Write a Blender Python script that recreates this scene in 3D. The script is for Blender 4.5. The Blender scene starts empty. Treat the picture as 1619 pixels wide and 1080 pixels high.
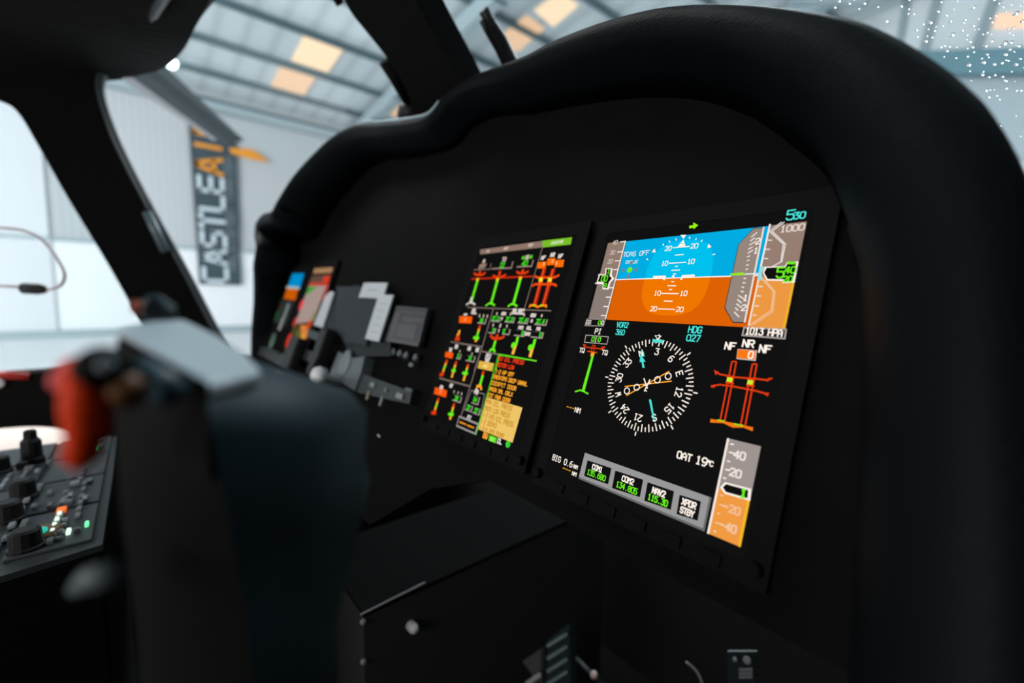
import bpy, bmesh, math, random
from mathutils import Vector, Matrix
random.seed(7)
scene = bpy.context.scene
C = scene.collection

# ------------------------------------------------------------------ camera
F = 701.26; U = 0.026; Z0 = 1.75                      # focal length in px of a 1619 px wide frame, panel unit, screen height
W = Matrix(((0.6416, 0.0817, -0.7626), (0.7669, -0.0522, 0.6396), (0.0124, -0.9953, -0.0963)))
CAM = Vector((0.187, -0.293, 1.814))
cx, cz = W.col[0].normalized(), W.col[2].normalized()
cy = cz.cross(cx).normalized(); cz = cx.cross(cy).normalized()
W = Matrix((cx, cy, cz)).transposed()                 # camera axes (x right, y down, z forward) as columns
cd = bpy.data.cameras.new('camera'); cam = bpy.data.objects.new('camera', cd); C.objects.link(cam)
cam.matrix_world = Matrix.Translation(CAM) @ Matrix((cx, -cy, -cz)).transposed().to_4x4()
cd.sensor_width = 36; cd.lens = F / 1619 * 36
cd.clip_start = 0.01; cd.clip_end = 300
cd.dof.use_dof = True; cd.dof.focus_distance = 0.345; cd.dof.aperture_fstop = 2.9
scene.camera = cam
# ------------------------------------------------------------------ light
vs = scene.view_settings
vs.view_transform = 'Standard'; vs.look = 'None'; vs.exposure = 0; vs.gamma = 1
w = bpy.data.worlds.new('world'); scene.world = w; w.use_nodes = True
w.node_tree.nodes['Background'].inputs[0].default_value = (0.80, 0.93, 1.0, 1)
w.node_tree.nodes['Background'].inputs[1].default_value = 1.0
def area(name, loc, target, sx, sy, power, col):
    l = bpy.data.lights.new(name, 'AREA'); l.shape = 'RECTANGLE'; l.size = sx; l.size_y = sy; l.energy = power; l.color = col
    o = bpy.data.objects.new(name, l); C.objects.link(o); o.location = loc
    o.rotation_euler = (Vector(target) - Vector(loc)).to_track_quat('-Z', 'Y').to_euler()
    return o
area('hangar_door_daylight', (-4, -26, 3), (-25, 4, 0.0), 14, 5, 8500, (0.92, 0.97, 1.0))
area('fill_light_front', (-3, 5.5, 7), (-.3, 0, 1.7), 4, 4, 750, (0.86, 0.95, 1.0))  # added fill light through the windshield for grip top and hood rim
area('fill_light_side', (-4, -2, 7), (-1.0, -.5, 1.5), 3, 3, 520, (1.0, 0.96, 0.92))  # added fill light from above for the seat and pedestal
area('fill_light_cabin', (0.0, -1.5, 2.1), (0.0, 0, 1.5), 1.1, 0.6, 15.0, (1.0, 0.98, 0.97))  # unseen fill added behind the camera to lift the cockpit blacks

# ------------------------------------------------------------------ helpers
def ray(x, y): return W @ Vector(((x - 809.5) / F, (y - 540) / F, 1.0))
def depth(x, y, z): return CAM + ray(x, y) * z
def onplane(x, y, P, N):
    d = ray(x, y); N = Vector(N); s = ((Vector(P) - CAM).dot(N)) / d.dot(N); return CAM + d * s
PX = Vector((1, 0, 0)); PY = Vector((0, .3353, .9421)); PZ = Vector((0, -.9421, .3353))
PO = Vector((0, 0, Z0))
PANEL = Matrix.Translation(PO) @ Matrix((PX, PY, PZ)).transposed().to_4x4()
def pn(x, y, n=0.0):                                   # pixel of the survey -> (u, v) in panel units on the plane n units in front of the panel
    q = onplane(x, y, PO + PZ * n * U, PZ) - PO
    return (q.dot(PX) / U, q.dot(PY) / U)
def pw(u, v, n=0.0): return PO + (PX * u + PY * v + PZ * n) * U
def z1(x, y): return pn(900 + x / 3.8575, 320 + y / 3.8575)
def z2(x, y): return pn(860 + x / 2.8425, 500 + y / 2.8425)
def z3(x, y): return pn(740 + x / 8.3056, 370 + y / 8.3056)
def z3b(x, y): return pn(730 + x / 10.793, 480 + y / 10.793)
def z4(x, y): return pn(750 + x / 6.75, 560 + y / 6.75)
def z4b(x, y): return pn(670 + x / 5.684, 530 + y / 5.684)
def z5(x, y): return pn(390 + x / 5.682, 410 + y / 5.682)
def z6(x, y): return pn(540 + x / 4.694, 430 + y / 4.694)
def lin(c): return tuple(((v / 255 + 0.055) / 1.055) ** 2.4 if v > 10 else v / 255 / 12.92 for v in c) + (1,)
MATS = {}
def mat(name, rgb=(0.5, 0.5, 0.5), rough=0.6, metal=0.0, emit=None, es=1.0, noise=0.0, nscale=20, bump=0.0, spec=0.5, trans=0.0, bscale=60):
    if name in MATS: return MATS[name]
    m = bpy.data.materials.new(name); m.use_nodes = True; nt = m.node_tree
    b = nt.nodes['Principled BSDF']
    b.inputs['Base Color'].default_value = tuple(rgb) + (1,) if len(rgb) == 3 else rgb
    b.inputs['Roughness'].default_value = rough; b.inputs['Metallic'].default_value = metal
    b.inputs['Specular IOR Level'].default_value = spec
    b.inputs['Transmission Weight'].default_value = trans
    if emit:
        b.inputs['Emission Color'].default_value = lin(emit); b.inputs['Emission Strength'].default_value = es
    if noise:
        n = nt.nodes.new('ShaderNodeTexNoise'); n.inputs['Scale'].default_value = nscale
        r = nt.nodes.new('ShaderNodeMixRGB'); r.inputs[1].default_value = tuple(v * (1 - noise) for v in rgb[:3]) + (1,)
        r.inputs[2].default_value = tuple(min(1, v * (1 + noise)) for v in rgb[:3]) + (1,)
        nt.links.new(n.outputs['Fac'], r.inputs[0]); nt.links.new(r.outputs[0], b.inputs['Base Color'])
    if bump:
        n = nt.nodes.new('ShaderNodeTexNoise'); n.inputs['Scale'].default_value = bscale
        k = nt.nodes.new('ShaderNodeBump'); k.inputs['Strength'].default_value = bump; k.inputs['Distance'].default_value = 0.002
        nt.links.new(n.outputs['Fac'], k.inputs['Height']); nt.links.new(k.outputs[0], b.inputs['Normal'])
    MATS[name] = m; return m
def glow(c, s=1.0):                                    # a lit screen colour
    k = 'screen_%d_%d_%d_%d' % (c[0], c[1], c[2], int(s * 10))
    return mat(k, (0.0, 0.0, 0.0), 0.9, emit=c, es=s, spec=0.0)
black = mat('panel_black', (0.0054, 0.0054, 0.0054), 0.85, spec=0.03, noise=0.15, bump=0.2)
lining = mat('lining_black', (0.0085, 0.0085, 0.0085), 0.85, spec=0.04, noise=0.15)
leather = mat('hood_leather', (0.0034, 0.0050, 0.0062), 0.55, spec=0.05, bump=0.25, bscale=300)
seal = mat('window_seal_rubber', (0.03, 0.045, 0.05), 0.35, spec=0.6)
bez = mat('bezel_black', (0.0075, 0.0075, 0.0075), 0.8, spec=0.03)
dark = mat('dark_plastic', (0.012, 0.012, 0.013), 0.5, spec=0.25)
glassoff = mat('screen_glass', (0.0, 0.0, 0.0), 0.5, spec=0.0, emit=(17, 17, 17), es=1.0)
metalm = mat('steel_screw', (0.5, 0.5, 0.48), 0.35, metal=1.0)

def mesh(name, verts, faces, m, parent=None, smooth=False, mats=None, fm=None, local=None):
    me = bpy.data.meshes.new(name); me.from_pydata([tuple(v) for v in verts], [], faces); me.update()
    for mm in (mats or [m]): me.materials.append(mm)
    if fm:
        for p, i in zip(me.polygons, fm): p.material_index = i
    if smooth:
        for p in me.polygons: p.use_smooth = True
    o = bpy.data.objects.new(name, me); C.objects.link(o)
    if parent: o.parent = parent
    if local is not None: o.matrix_local = local
    return o
def tag(o, label=None, cat=None, group=None, kind=None):
    if label: o['label'] = label
    if cat: o['category'] = cat
    if group: o['group'] = group
    if kind: o['kind'] = kind
    return o
def empty(name, M, label, cat, group=None):
    o = bpy.data.objects.new(name, None); C.objects.link(o); o.empty_display_size = .02
    o.matrix_world = M if isinstance(M, Matrix) else Matrix.Translation(Vector(M))
    o['label'] = label; o['category'] = cat
    if group: o['group'] = group
    return o
def struct(o): o['kind'] = 'structure'; return o

class MB:                                              # collects simple solids into one mesh
    def __init__(s): s.v = []; s.f = []; s.m = []; s.mats = []
    def mi(s, m):
        if m not in s.mats: s.mats.append(m)
        return s.mats.index(m)
    def add(s, vs, fs, m):
        b = len(s.v); s.v += [Vector(v) for v in vs]; i = s.mi(m)
        for f in fs: s.f.append([b + k for k in f]); s.m.append(i)
    def box(s, c, d, m, M=None):
        c = Vector(c); hx, hy, hz = d[0] / 2, d[1] / 2, d[2] / 2
        vs = [Vector((x, y, z)) for x in (-hx, hx) for y in (-hy, hy) for z in (-hz, hz)]
        if M is not None: vs = [M @ v for v in vs]
        s.add([c + v for v in vs], [(0, 1, 3, 2), (4, 6, 7, 5), (0, 4, 5, 1), (2, 3, 7, 6), (0, 2, 6, 4), (1, 5, 7, 3)], m)
    def prism(s, pts, dv, m):                          # polygon pts extruded by vector dv
        n = len(pts); pts = [Vector(p) for p in pts]; dv = Vector(dv)
        fs = [list(range(n))[::-1], [n + i for i in range(n)]] + [(i, (i + 1) % n, n + (i + 1) % n, n + i) for i in range(n)]
        s.add(pts + [p + dv for p in pts], fs, m)
    def tube(s, pts, r, m, seg=8, cap=True):
        pts = [Vector(p) for p in pts]; n = len(pts); vs = []
        up = Vector((0.13, 0.21, 0.97)); prev = None
        for i, p in enumerate(pts):
            t = (pts[min(i + 1, n - 1)] - pts[max(i - 1, 0)]).normalized()
            a = (prev - t * prev.dot(t)).normalized() if prev is not None else t.cross(up).normalized()
            prev = a; b = t.cross(a); rr = r[i] if isinstance(r, (list, tuple)) else r
            for k in range(seg):
                q = 2 * math.pi * k / seg; vs.append(p + (a * math.cos(q) + b * math.sin(q)) * rr)
        fs = [(i * seg + k, i * seg + (k + 1) % seg, (i + 1) * seg + (k + 1) % seg, (i + 1) * seg + k) for i in range(n - 1) for k in range(seg)]
        if cap: fs += [list(range(seg))[::-1], [(n - 1) * seg + k for k in range(seg)]]
        s.add(vs, fs, m)
    def lathe(s, c, axis, prof, m, seg=20):            # prof: (radius, height) along axis
        axis = Vector(axis).normalized(); a = axis.orthogonal().normalized(); b = axis.cross(a); c = Vector(c); vs = []
        for r, h in prof:
            for k in range(seg):
                q = 2 * math.pi * k / seg; vs.append(c + axis * h + (a * math.cos(q) + b * math.sin(q)) * r)
        n = len(prof)
        fs = [(i * seg + k, i * seg + (k + 1) % seg, (i + 1) * seg + (k + 1) % seg, (i + 1) * seg + k) for i in range(n - 1) for k in range(seg)]
        fs += [list(range(seg))[::-1], [(n - 1) * seg + k for k in range(seg)]]
        s.add(vs, fs, m)
    def build(s, name, parent=None, smooth=False, local=None, bevel=0, sub=0):
        o = mesh(name, s.v, s.f, None, parent, smooth, mats=s.mats, fm=s.m, local=local)
        if bevel:
            b = o.modifiers.new('bevel', 'BEVEL'); b.width = bevel; b.segments = 3; b.limit_method = 'ANGLE'
        if sub:
            b = o.modifiers.new('sub', 'SUBSURF'); b.levels = sub; b.render_levels = sub
        return o
def inv(parent): return parent.matrix_world.inverted()
def world_part(mb, name, parent, **k):                 # mesh given in world coordinates, parented without moving
    M = parent.matrix_world.inverted()
    mb.v = [M @ v for v in mb.v]
    return mb.build(name, parent, **k)

# ---- stroke lettering, grid 4 wide 6 high
G = {
'0': [[(0,1),(0,5),(1,6),(3,6),(4,5),(4,1),(3,0),(1,0),(0,1)]], '1': [[(1,5),(2,6),(2,0)],[(1,0),(3,0)]],
'2': [[(0,5),(1,6),(3,6),(4,5),(4,4),(0,0),(4,0)]], '3': [[(0,6),(4,6),(2,3.6),(3,3.6),(4,2.6),(4,1),(3,0),(1,0),(0,1)]],
'4': [[(3,0),(3,6),(0,2),(4,2)]], '5': [[(4,6),(0,6),(0,3.5),(3,3.5),(4,2.5),(4,1),(3,0),(1,0),(0,1)]],
'6': [[(3.5,6),(1.5,6),(0,4),(0,1),(1,0),(3,0),(4,1),(4,2.5),(3,3.5),(0,3.2)]], '7': [[(0,6),(4,6),(1.5,0)]],
'8': [[(1,3.2),(0,4.2),(0,5),(1,6),(3,6),(4,5),(4,4.2),(3,3.2),(1,3.2),(0,2.2),(0,1),(1,0),(3,0),(4,1),(4,2.2),(3,3.2)]],
'9': [[(.5,0),(2.5,0),(4,2),(4,5),(3,6),(1,6),(0,5),(0,3.5),(1,2.5),(4,2.8)]],
'A': [[(0,0),(0,4),(2,6),(4,4),(4,0)],[(0,2.4),(4,2.4)]], 'B': [[(0,0),(0,6),(3,6),(4,5),(4,4),(3,3.2),(0,3.2)],[(3,3.2),(4,2.3),(4,1),(3,0),(0,0)]],
'C': [[(4,5),(3,6),(1,6),(0,5),(0,1),(1,0),(3,0),(4,1)]], 'D': [[(0,0),(0,6),(2.6,6),(4,4.6),(4,1.4),(2.6,0),(0,0)]],
'E': [[(4,6),(0,6),(0,0),(4,0)],[(0,3.2),(3,3.2)]], 'F': [[(4,6),(0,6),(0,0)],[(0,3.2),(3,3.2)]],
'G': [[(4,5),(3,6),(1,6),(0,5),(0,1),(1,0),(3,0),(4,1),(4,2.8),(2.4,2.8)]], 'H': [[(0,0),(0,6)],[(4,0),(4,6)],[(0,3),(4,3)]],
'I': [[(1,0),(3,0)],[(2,0),(2,6)],[(1,6),(3,6)]], 'K': [[(0,0),(0,6)],[(4,6),(0,2.6)],[(1.2,3.6),(4,0)]], 'L': [[(0,6),(0,0),(4,0)]],
'M': [[(0,0),(0,6),(2,3.4),(4,6),(4,0)]], 'N': [[(0,0),(0,6),(4,0),(4,6)]], 'O': [[(0,1),(0,5),(1,6),(3,6),(4,5),(4,1),(3,0),(1,0),(0,1)]],
'P': [[(0,0),(0,6),(3,6),(4,5),(4,3.8),(3,2.8),(0,2.8)]], 'Q': [[(0,1),(0,5),(1,6),(3,6),(4,5),(4,1),(3,0),(1,0),(0,1)],[(2.3,1.7),(4,-.2)]],
'R': [[(0,0),(0,6),(3,6),(4,5),(4,3.8),(3,2.8),(0,2.8)],[(2,2.8),(4,0)]], 'S': [[(4,5),(3,6),(1,6),(0,5),(0,4),(1,3.2),(3,2.8),(4,2),(4,1),(3,0),(1,0),(0,1)]],
'T': [[(0,6),(4,6)],[(2,6),(2,0)]], 'U': [[(0,6),(0,1),(1,0),(3,0),(4,1),(4,6)]], 'V': [[(0,6),(2,0),(4,6)]], 'W': [[(0,6),(.8,0),(2,3.4),(3.2,0),(4,6)]],
'X': [[(0,0),(4,6)],[(0,6),(4,0)]], 'Y': [[(0,6),(2,3.2),(4,6)],[(2,3.2),(2,0)]], '.': [[(1.8,0),(2.2,.3)]], '-': [[(0.5,3),(3.5,3)]], 'o': [[(1,4),(1,6),(3,6),(3,4),(1,4)]],
'/': [[(0,0),(4,6)]], ' ': []}

class Draw:
    TS = .57; LS = .75                                            # flat lit symbology in a screen's own plane, units of U
    def __init__(s, to_uv=None): s.mb = MB(); s.t = to_uv; s.k = 0
    def _n(s, layer): s.k += 1; return .012 + layer * .02 + (s.k % 40) * .0003
    def P(s, p): return s.t(*p) if s.t else p
    def poly(s, pts, c, layer=0, raw=False):
        n = s._n(layer); q = [(p if raw else s.P(p)) for p in pts]
        ar = sum(q[i][0] * q[(i + 1) % len(q)][1] - q[(i + 1) % len(q)][0] * q[i][1] for i in range(len(q)))
        if ar < 0: q = q[::-1]
        s.mb.add([Vector((a * U, b * U, n * U)) for a, b in q], [list(range(len(q)))], glow(c) if isinstance(c, tuple) else c)
    def rect(s, u0, v0, u1, v1, c, layer=0): s.poly([(u0, v0), (u1, v0), (u1, v1), (u0, v1)], c, layer, True)
    def line(s, a, b, wd, c, layer=2, raw=False, ext=0, sc=None):
        wd = wd * (sc or s.LS)
        a, b = (Vector(a), Vector(b)) if raw else (Vector(s.P(a)), Vector(s.P(b)))
        d = (b - a); d = d.normalized() if d.length > 1e-6 else Vector((1, 0)); a = a - d * ext; b = b + d * ext
        n = Vector((-d.y, d.x)) * wd / 2
        s.poly([a + n, b + n, b - n, a - n], c, layer, True)
    def path(s, pts, wd, c, layer=2, raw=False, closed=False):
        pts = [p if raw else s.P(p) for p in pts]
        if closed: pts = pts + [pts[0]]
        for a, b in zip(pts, pts[1:]): s.line(a, b, wd, c, layer, True, wd * .4 * s.LS)
    def text(s, t, at, h, c, layer=3, ratio=.62, gap=.32, wd=None, anchor=.5, rot=0, raw=False, fixed=None):
        x0, y0 = at if raw else s.P(at); gap *= 1; f_ = 1 if fixed else s.TS; h *= f_; wd = (wd or h * .17) * f_ / s.LS; gw = (fixed or h * ratio); adv = gw * (1 + gap); tot = adv * (len(t) - 1) + gw
        cr, sr = math.cos(rot), math.sin(rot)
        for i, ch in enumerate(t):
            for st in G.get(ch, []):
                q = []
                for gx, gy in st:
                    lx = -tot * anchor + i * adv + gx / 4 * gw; ly = (gy / 6 - .5) * h
                    q.append((x0 + lx * cr - ly * sr, y0 + lx * sr + ly * cr))
                s.path(q, wd, c, layer, True)
    def disc(s, c0, r, c, layer=1, n=40, ry=None, raw=False):
        x, y = c0 if raw else s.P(c0); ry = ry or r
        s.poly([(x + r * math.cos(2 * math.pi * k / n), y + ry * math.sin(2 * math.pi * k / n)) for k in range(n)], c, layer, True)
    def ring(s, c0, r, wd, c, layer=2, n=24, raw=False):
        x, y = c0 if raw else s.P(c0)
        s.path([(x + r * math.cos(2 * math.pi * k / n), y + r * math.sin(2 * math.pi * k / n)) for k in range(n + 1)], wd, c, layer, True)
    def build(s, name, parent): return s.mb.build(name, parent)

WHT = (255, 243, 232); GRN = (105, 240, 30); CYN = (75, 225, 215); ORG = (255, 110, 20); RED = (225, 60, 15); AMB = (255, 170, 45)
TAN = (146, 124, 112); GRY = (142, 142, 142); BLK = (17, 17, 17)

# ================================================================== HANGAR (the place outside)
wallb = mat('hangar_wall_lower', (0.86, 0.87, 0.88), 0.6, spec=0.2, noise=.03, nscale=.5)
wallm = mat('hangar_sheet', (0.76, 0.78, 0.79), 0.6, spec=0.2)
def corrug(m, axis, scale, amt, base, dk):
    nt = m.node_tree; b = nt.nodes['Principled BSDF']
    tc = nt.nodes.new('ShaderNodeTexCoord'); wv = nt.nodes.new('ShaderNodeTexWave'); wv.bands_direction = axis
    wv.inputs['Scale'].default_value = scale; wv.inputs['Distortion'].default_value = 0
    r = nt.nodes.new('ShaderNodeMixRGB'); r.inputs[1].default_value = base + (1,); r.inputs[2].default_value = dk + (1,)
    mu = nt.nodes.new('ShaderNodeMath'); mu.operation = 'POWER'; mu.inputs[1].default_value = amt
    nt.links.new(tc.outputs['Object'], wv.inputs['Vector']); nt.links.new(wv.outputs['Fac'], mu.inputs[0])
    nt.links.new(mu.outputs[0], r.inputs[0]); nt.links.new(r.outputs[0], b.inputs['Base Color'])
corrug(wallm, 'Y', 1.2, 6, (0.53, 0.55, 0.56), (0.46, 0.48, 0.49))
roofm = mat('roof_sheet', (0.62, 0.66, 0.68), 0.6, spec=0.2)
corrug(roofm, 'Y', 0.33, 3, (0.66, 0.70, 0.72), (0.54, 0.58, 0.60))
steel = mat('hangar_steel', (0.10, 0.15, 0.17), 0.6, noise=0.2, nscale=2)
steel2 = mat('hangar_steel_light', (0.36, 0.43, 0.46), 0.6, noise=0.15, nscale=2)
floorm = mat('hangar_floor_paint', (0.88, 0.89, 0.90), 0.35, noise=0.02, nscale=.4)
TH = math.radians(5); SL = math.tan(TH); XW = -25.4; ZE = 11.0
def roofz(x): return ZE + (x - XW) * SL if x < 4 else ZE + (4 - XW) * SL - (x - 4) * SL
b = MB(); b.box((-2, 2, -.1), (60, 90, .2), floorm); struct(b.build('floor'))
b = MB(); b.box((XW - .15, 2, 7.6), (.3, 90, 7.2), wallm); b.box((XW - .15, 2, 2.0), (.3, 90, 4.0), wallb); struct(b.build('wall_left'))
GY = 22.0
zbm = onplane(1550, 96, (0, GY, 0), (0, 1, 0)).z
gw_ = mat('gable_sheet_white', (0.80, 0.83, 0.84), .6, noise=.03, nscale=.5); gg_ = mat('gable_sheet_grey', (0.50, 0.57, 0.61), .6, noise=.05, nscale=.5)
b = MB(); b.box((2, GY + .15, (zbm + 14.2) / 2), (60, .3, 14.2 - zbm), gw_); b.box((2, GY + .15, (6.5 + zbm) / 2), (60, .3, zbm - 6.5), gg_); struct(b.build('wall_front'))
b = MB()
b.prism([(XW - .4, -6, roofz(XW - .4) + .12), (4, -6, roofz(4) + .12), (4, 22.3, roofz(4) + .12), (XW - .4, 22.3, roofz(XW - .4) + .12)], (0, 0, .15), roofm)
b.prism([(4, -6, roofz(4) + .12), (32, -6, roofz(32) + .12), (32, 22.3, roofz(32) + .12), (4, 22.3, roofz(4) + .12)], (0, 0, .15), roofm)
struct(b.build('ceiling'))
# a base rail and a mid rail along the wall
b = MB(); b.box((XW + .06, 2, .16), (.12, 90, .32), steel2); struct(b.build('baseboard_left'))
b = MB(); b.box((XW + .06, 2, 3.95), (.12, 90, .14), steel2); struct(b.build('trim_1'))
# recessed bay of grey sheeting on the left part of the wall
bay = mat('grey_sheet', (0.70, 0.71, 0.73), 0.6)
b = MB(); b.box((XW + .04, -9.0, 5.6), (.08, 12.2, 11.0), bay); struct(b.build('door_1'))
def purlin_label(i): return ['dark roof purlin just above the wall top', 'dark roof purlin under the lower skylight', 'dark roof purlin between the two warm skylights',
    'dark roof purlin above the upper warm skylight'][i]
for i, x in enumerate([-25.7, -23.3, -20.85, -18.3, -15.9, -13.4, -10.9, -8.4, -5.9, -3.4, -.9]):
    b = MB(); z = roofz(x) - .02
    b.box((x, 8, z), (.09, 27.8, .26), steel); b.box((x + .06, 8, z - .12), (.16, 27.8, .03), steel)
    o = b.build('roof_purlin'); tag(o, purlin_label(i) if i < 4 else 'dark roof purlin running over the windshield further from the wall', 'beam', 'roof purlins')
for i, y in enumerate([9.2, 18.5]):
    b = MB()
    for xa, xb in ((XW, 4), (4, 32)):
        d = Vector((xb - xa, 0, roofz(xb) - roofz(xa)))
        b.prism([(xa, y - .2, roofz(xa) - .75), (xb, y - .2, roofz(xb) - .75), (xb, y - .2, roofz(xb) - .15), (xa, y - .2, roofz(xa) - .15)], (0, .4, 0), steel2)
        for k in range(12): 
            q = xa + (xb - xa) * (k + .5) / 12
            b.box((q, y, roofz(q) - .78), (.1, .5, .08), steel)
    tag(b.build('roof_rafter'), ['grey steel rafter crossing the roof beside the centre post', 'grey steel rafter second from the banner wall', 'grey steel rafter at the far end of the roof'][i], 'beam', 'roof rafters')
b = MB(); b.box((XW + .5, 8, 10.35), (.5, 27.6, .3), steel2); b.box((XW + .5, 8, 10.6), (.2, 27.6, .2), steel)
tag(b.build('eaves_beam'), 'grey steel eaves beam along the top of the white wall', 'beam')
# skylights
skm = mat('skylight_sheet_bright', (0.3, 0.22, 0.15), .5, emit=(252, 220, 184), es=1.0)
skd = mat('skylight_sheet', (0.3, 0.2, 0.13), .5, emit=(226, 184, 148), es=1.0)
def skylight(x0, x1, y0, y1, m, lab):
    b = MB(); b.prism([(x0, y0, roofz(x0) + .06), (x1, y0, roofz(x1) + .06), (x1, y1, roofz(x1) + .06), (x0, y1, roofz(x0) + .06)], (0, 0, .04), m)
    tag(b.build('roof_skylight'), lab, 'skylight', 'warm roof skylights')
def skypx(P_, m, lab):                                 # panes on the roof slope, found from their corners
    N = (-SL, 0, 1); b = MB(); b.prism([onplane(x, y, (XW, 0, ZE + .06), N) for x, y in P_], (0, 0, .04), m)
    tag(b.build('roof_skylight'), lab, 'skylight', 'warm roof skylights')
skylight(-20.6, -18.5, 5.05, 6.5, skm, 'bright warm square skylight, upper of the pair in the left windshield')
skylight(-23.1, -21.05, 4.8, 6.2, skd, 'warm skylight below the brighter one in the left windshield')
skylight(-22.6, -21.0, 10.3, 12.0, skd, 'warm skylight at the foot of the centre post')
skypx(((786, 63), (818, 83), (861, 46), (832, 26)), skd, 'warm skylight beside the dark wiper, lower of the two')
skypx(((845, 18), (875, 43), (914, 10), (886, -14)), skm, 'warm skylight above the hood beside the wiper, upper of the two')
# far bracing seen through the wet windshield
def bar_px(p0, p1, wpx, Y, m, name, lab):
    b = MB(); a = onplane(*p0, (0, Y, 0), (0, 1, 0)); c = onplane(*p1, (0, Y, 0), (0, 1, 0))
    d = (c - a).normalized(); n = d.cross(Vector((0, 1, 0))); s_ = (a - CAM).dot(W.col[2]) / F * wpx / 2
    b.prism([a + n * s_, c + n * s_, c - n * s_, a - n * s_], (0, .3, 0), m); tag(b.build(name), lab, 'beam', 'steelwork beyond the wet windshield')
bar_px((1437, -20), (1418, 84), 9, 21.8, steel2, 'hangar_column', 'light grey column leftmost of the three behind the raindrops')
bar_px((1486, -20), (1458, 88), 12, 21.8, steel2, 'hangar_column', 'grey column in the middle of the three behind the raindrops')
bar_px((1578, -20), (1538, 90), 13, 21.8, steel2, 'hangar_column', 'grey column rightmost of the three behind the raindrops')
bar_px((1440, 99), (1720, 92), 32, 21.2, mat('door_track_teal', (0.16, 0.30, 0.35), .6), 'door_track', 'teal grey beam crossing behind the raindrops')
bar_px((1250, -2), (1370, -2), 10, 18, steel2, 'roof_tie', 'grey roof tie just over the top of the hood')
wq = [onplane(x, y, (0, 21.9, 0), (0, 1, 0)) for x, y in ((1576, 22), (1630, 20), (1626, 42), (1572, 44))]
b = MB(); b.prism(wq, (0, .06, 0), mat('gable_warm_sheet', (.8, .5, .35), .5, emit=(225, 175, 145), es=.9)); tag(b.build('gable_light_panel'), 'warm orange light panel behind the raindrops at the upper right', 'light panel')
# banner
bn = mat('banner_cloth', (0.045, 0.07, 0.085), .7, noise=.15, nscale=3)
def wz(x, y, X=XW + .2): return onplane(x, y, (X, 0, 0), (1, 0, 0))
ban = empty('wall_banner', (XW + .15, 2.8, 9.3), 'tall dark vertical banner with white and orange lettering on the hangar wall', 'banner')
b = MB(); y0, y1, zt, zb = 1.82, 3.60, 9.45, 2.3
vsb = []; NB = 14
for k in range(NB + 1):
    z = zt + (zb - zt) * k / NB; sh = .08 * (k / NB); r_ = .02 * math.sin(k * 1.3)
    vsb += [(XW + .14 + r_, y0 + sh, z), (XW + .14 - r_, y1 + (.04 if k < 9 else .0), z)]
fb = [(2 * k, 2 * k + 1, 2 * k + 3, 2 * k + 2) for k in range(NB)]
b.add(vsb, fb, bn); o = world_part(b, 'cloth', ban); sm_ = o.modifiers.new('solid', 'SOLIDIFY'); sm_.thickness = .02
tube = MB(); tube.tube([(XW + .15, y0 - .05, zt), (XW + .15, y1 + .08, zt)], .04, steel); world_part(tube, 'top_bar', ban)
def vtext(t, y_base, z_start, h, adv, gw, wd, m, name):  # reads upward: glyph x -> +z, glyph up -> -y
    b = MB(); 
    for i, ch in enumerate(t):
        for st in (GB if h > .5 else G).get(ch, []):
            q = [Vector((XW + .19, y_base - gy / 6 * h, z_start + i * adv + gx / 4 * gw)) for gx, gy in st]
            for a, c in zip(q, q[1:]):
                d = (c - a).normalized(); n = d.cross(Vector((1, 0, 0))) * wd / 2; e = d * wd * .4
                b.prism([a + n - e, c + n + e, c - n + e, a - n - e], (.015, 0, 0), m)
    return world_part(b, name, ban)
wp = mat('banner_print_white', (0.62, 0.70, 0.74), .7); gp = mat('banner_print_grey', (0.22, 0.27, 0.30), .7); op = mat('banner_print_orange', (0.85, 0.32, 0.02), .6)
GB = {'C': [[(4,6),(0,6),(0,0),(4,0)]], 'A': [[(0,0),(1.6,6),(2.4,6),(4,0)],[(.7,1.9),(3.3,1.9)]], 'S': [[(4,6),(0,6),(0,3),(4,3),(4,0),(0,0)]], 'T': [[(0,6),(4,6)],[(2,6),(2,0)]], 'L': [[(0,6),(0,0),(4,0)]],
'E': [[(4,6),(0,6),(0,0),(4,0)],[(0,3),(4,3)]], 'I': [[(2,0),(2,6)]], 'R': [[(0,0),(0,6),(4,6),(4,2.8),(0,2.8)],[(2,2.8),(4,0)]]}
vtext('CASTLE', 3.0, 2.46, .90, .835, .60, .17, wp, 'lettering')['label'] = 'white letters CASTLE reading upward'
vtext('AIR', 3.0, 7.46, .95, .85, .66, .17, op, 'lettering')['label'] = 'orange letters AIR reading upward'
for t_, z_ in (('HELICOPTER', 3.0), ('CHARTER', 6.3)): vtext(t_, 3.42, z_, .26, .30, .22, .05, gp, 'small_lettering')
b = MB(); b.prism([wz(362, 234), wz(396, 236), wz(404, 240), wz(427, 256), wz(402, 253), wz(366, 243)], (.02, 0, 0), op)
tag(b.build('wall_arrow_emblem'), 'orange arrow shaped emblem to the right of the banner top', 'emblem')
# hangar lamp
lp = depth(271, 100, 17.0)
lamp = empty('hangar_lamp', lp, 'bright white hangar lamp glowing beside the rotor blade edge', 'lamp')
b = MB(); b.lathe(lp + Vector((0, 0, .1)), (0, 0, 1), [(.32, 0), (.3, .12), (.12, .3), (.05, .36)], steel2); world_part(b, 'housing', lamp)
b = MB(); b.lathe(lp, ray(271, 100), [(.04, -.1), (.15, -.06), (.19, 0), (.15, .06), (.04, .1)], mat('lamp_lens', (1, 1, 1), .4, emit=(225, 250, 255), es=6)); world_part(b, 'lens', lamp, smooth=True)
b = MB(); b.tube([lp + Vector((0, 0, .3)), Vector((lp.x, lp.y, roofz(lp.x) + .14))], .02, steel2, 6); world_part(b, 'hanger', lamp)
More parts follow.
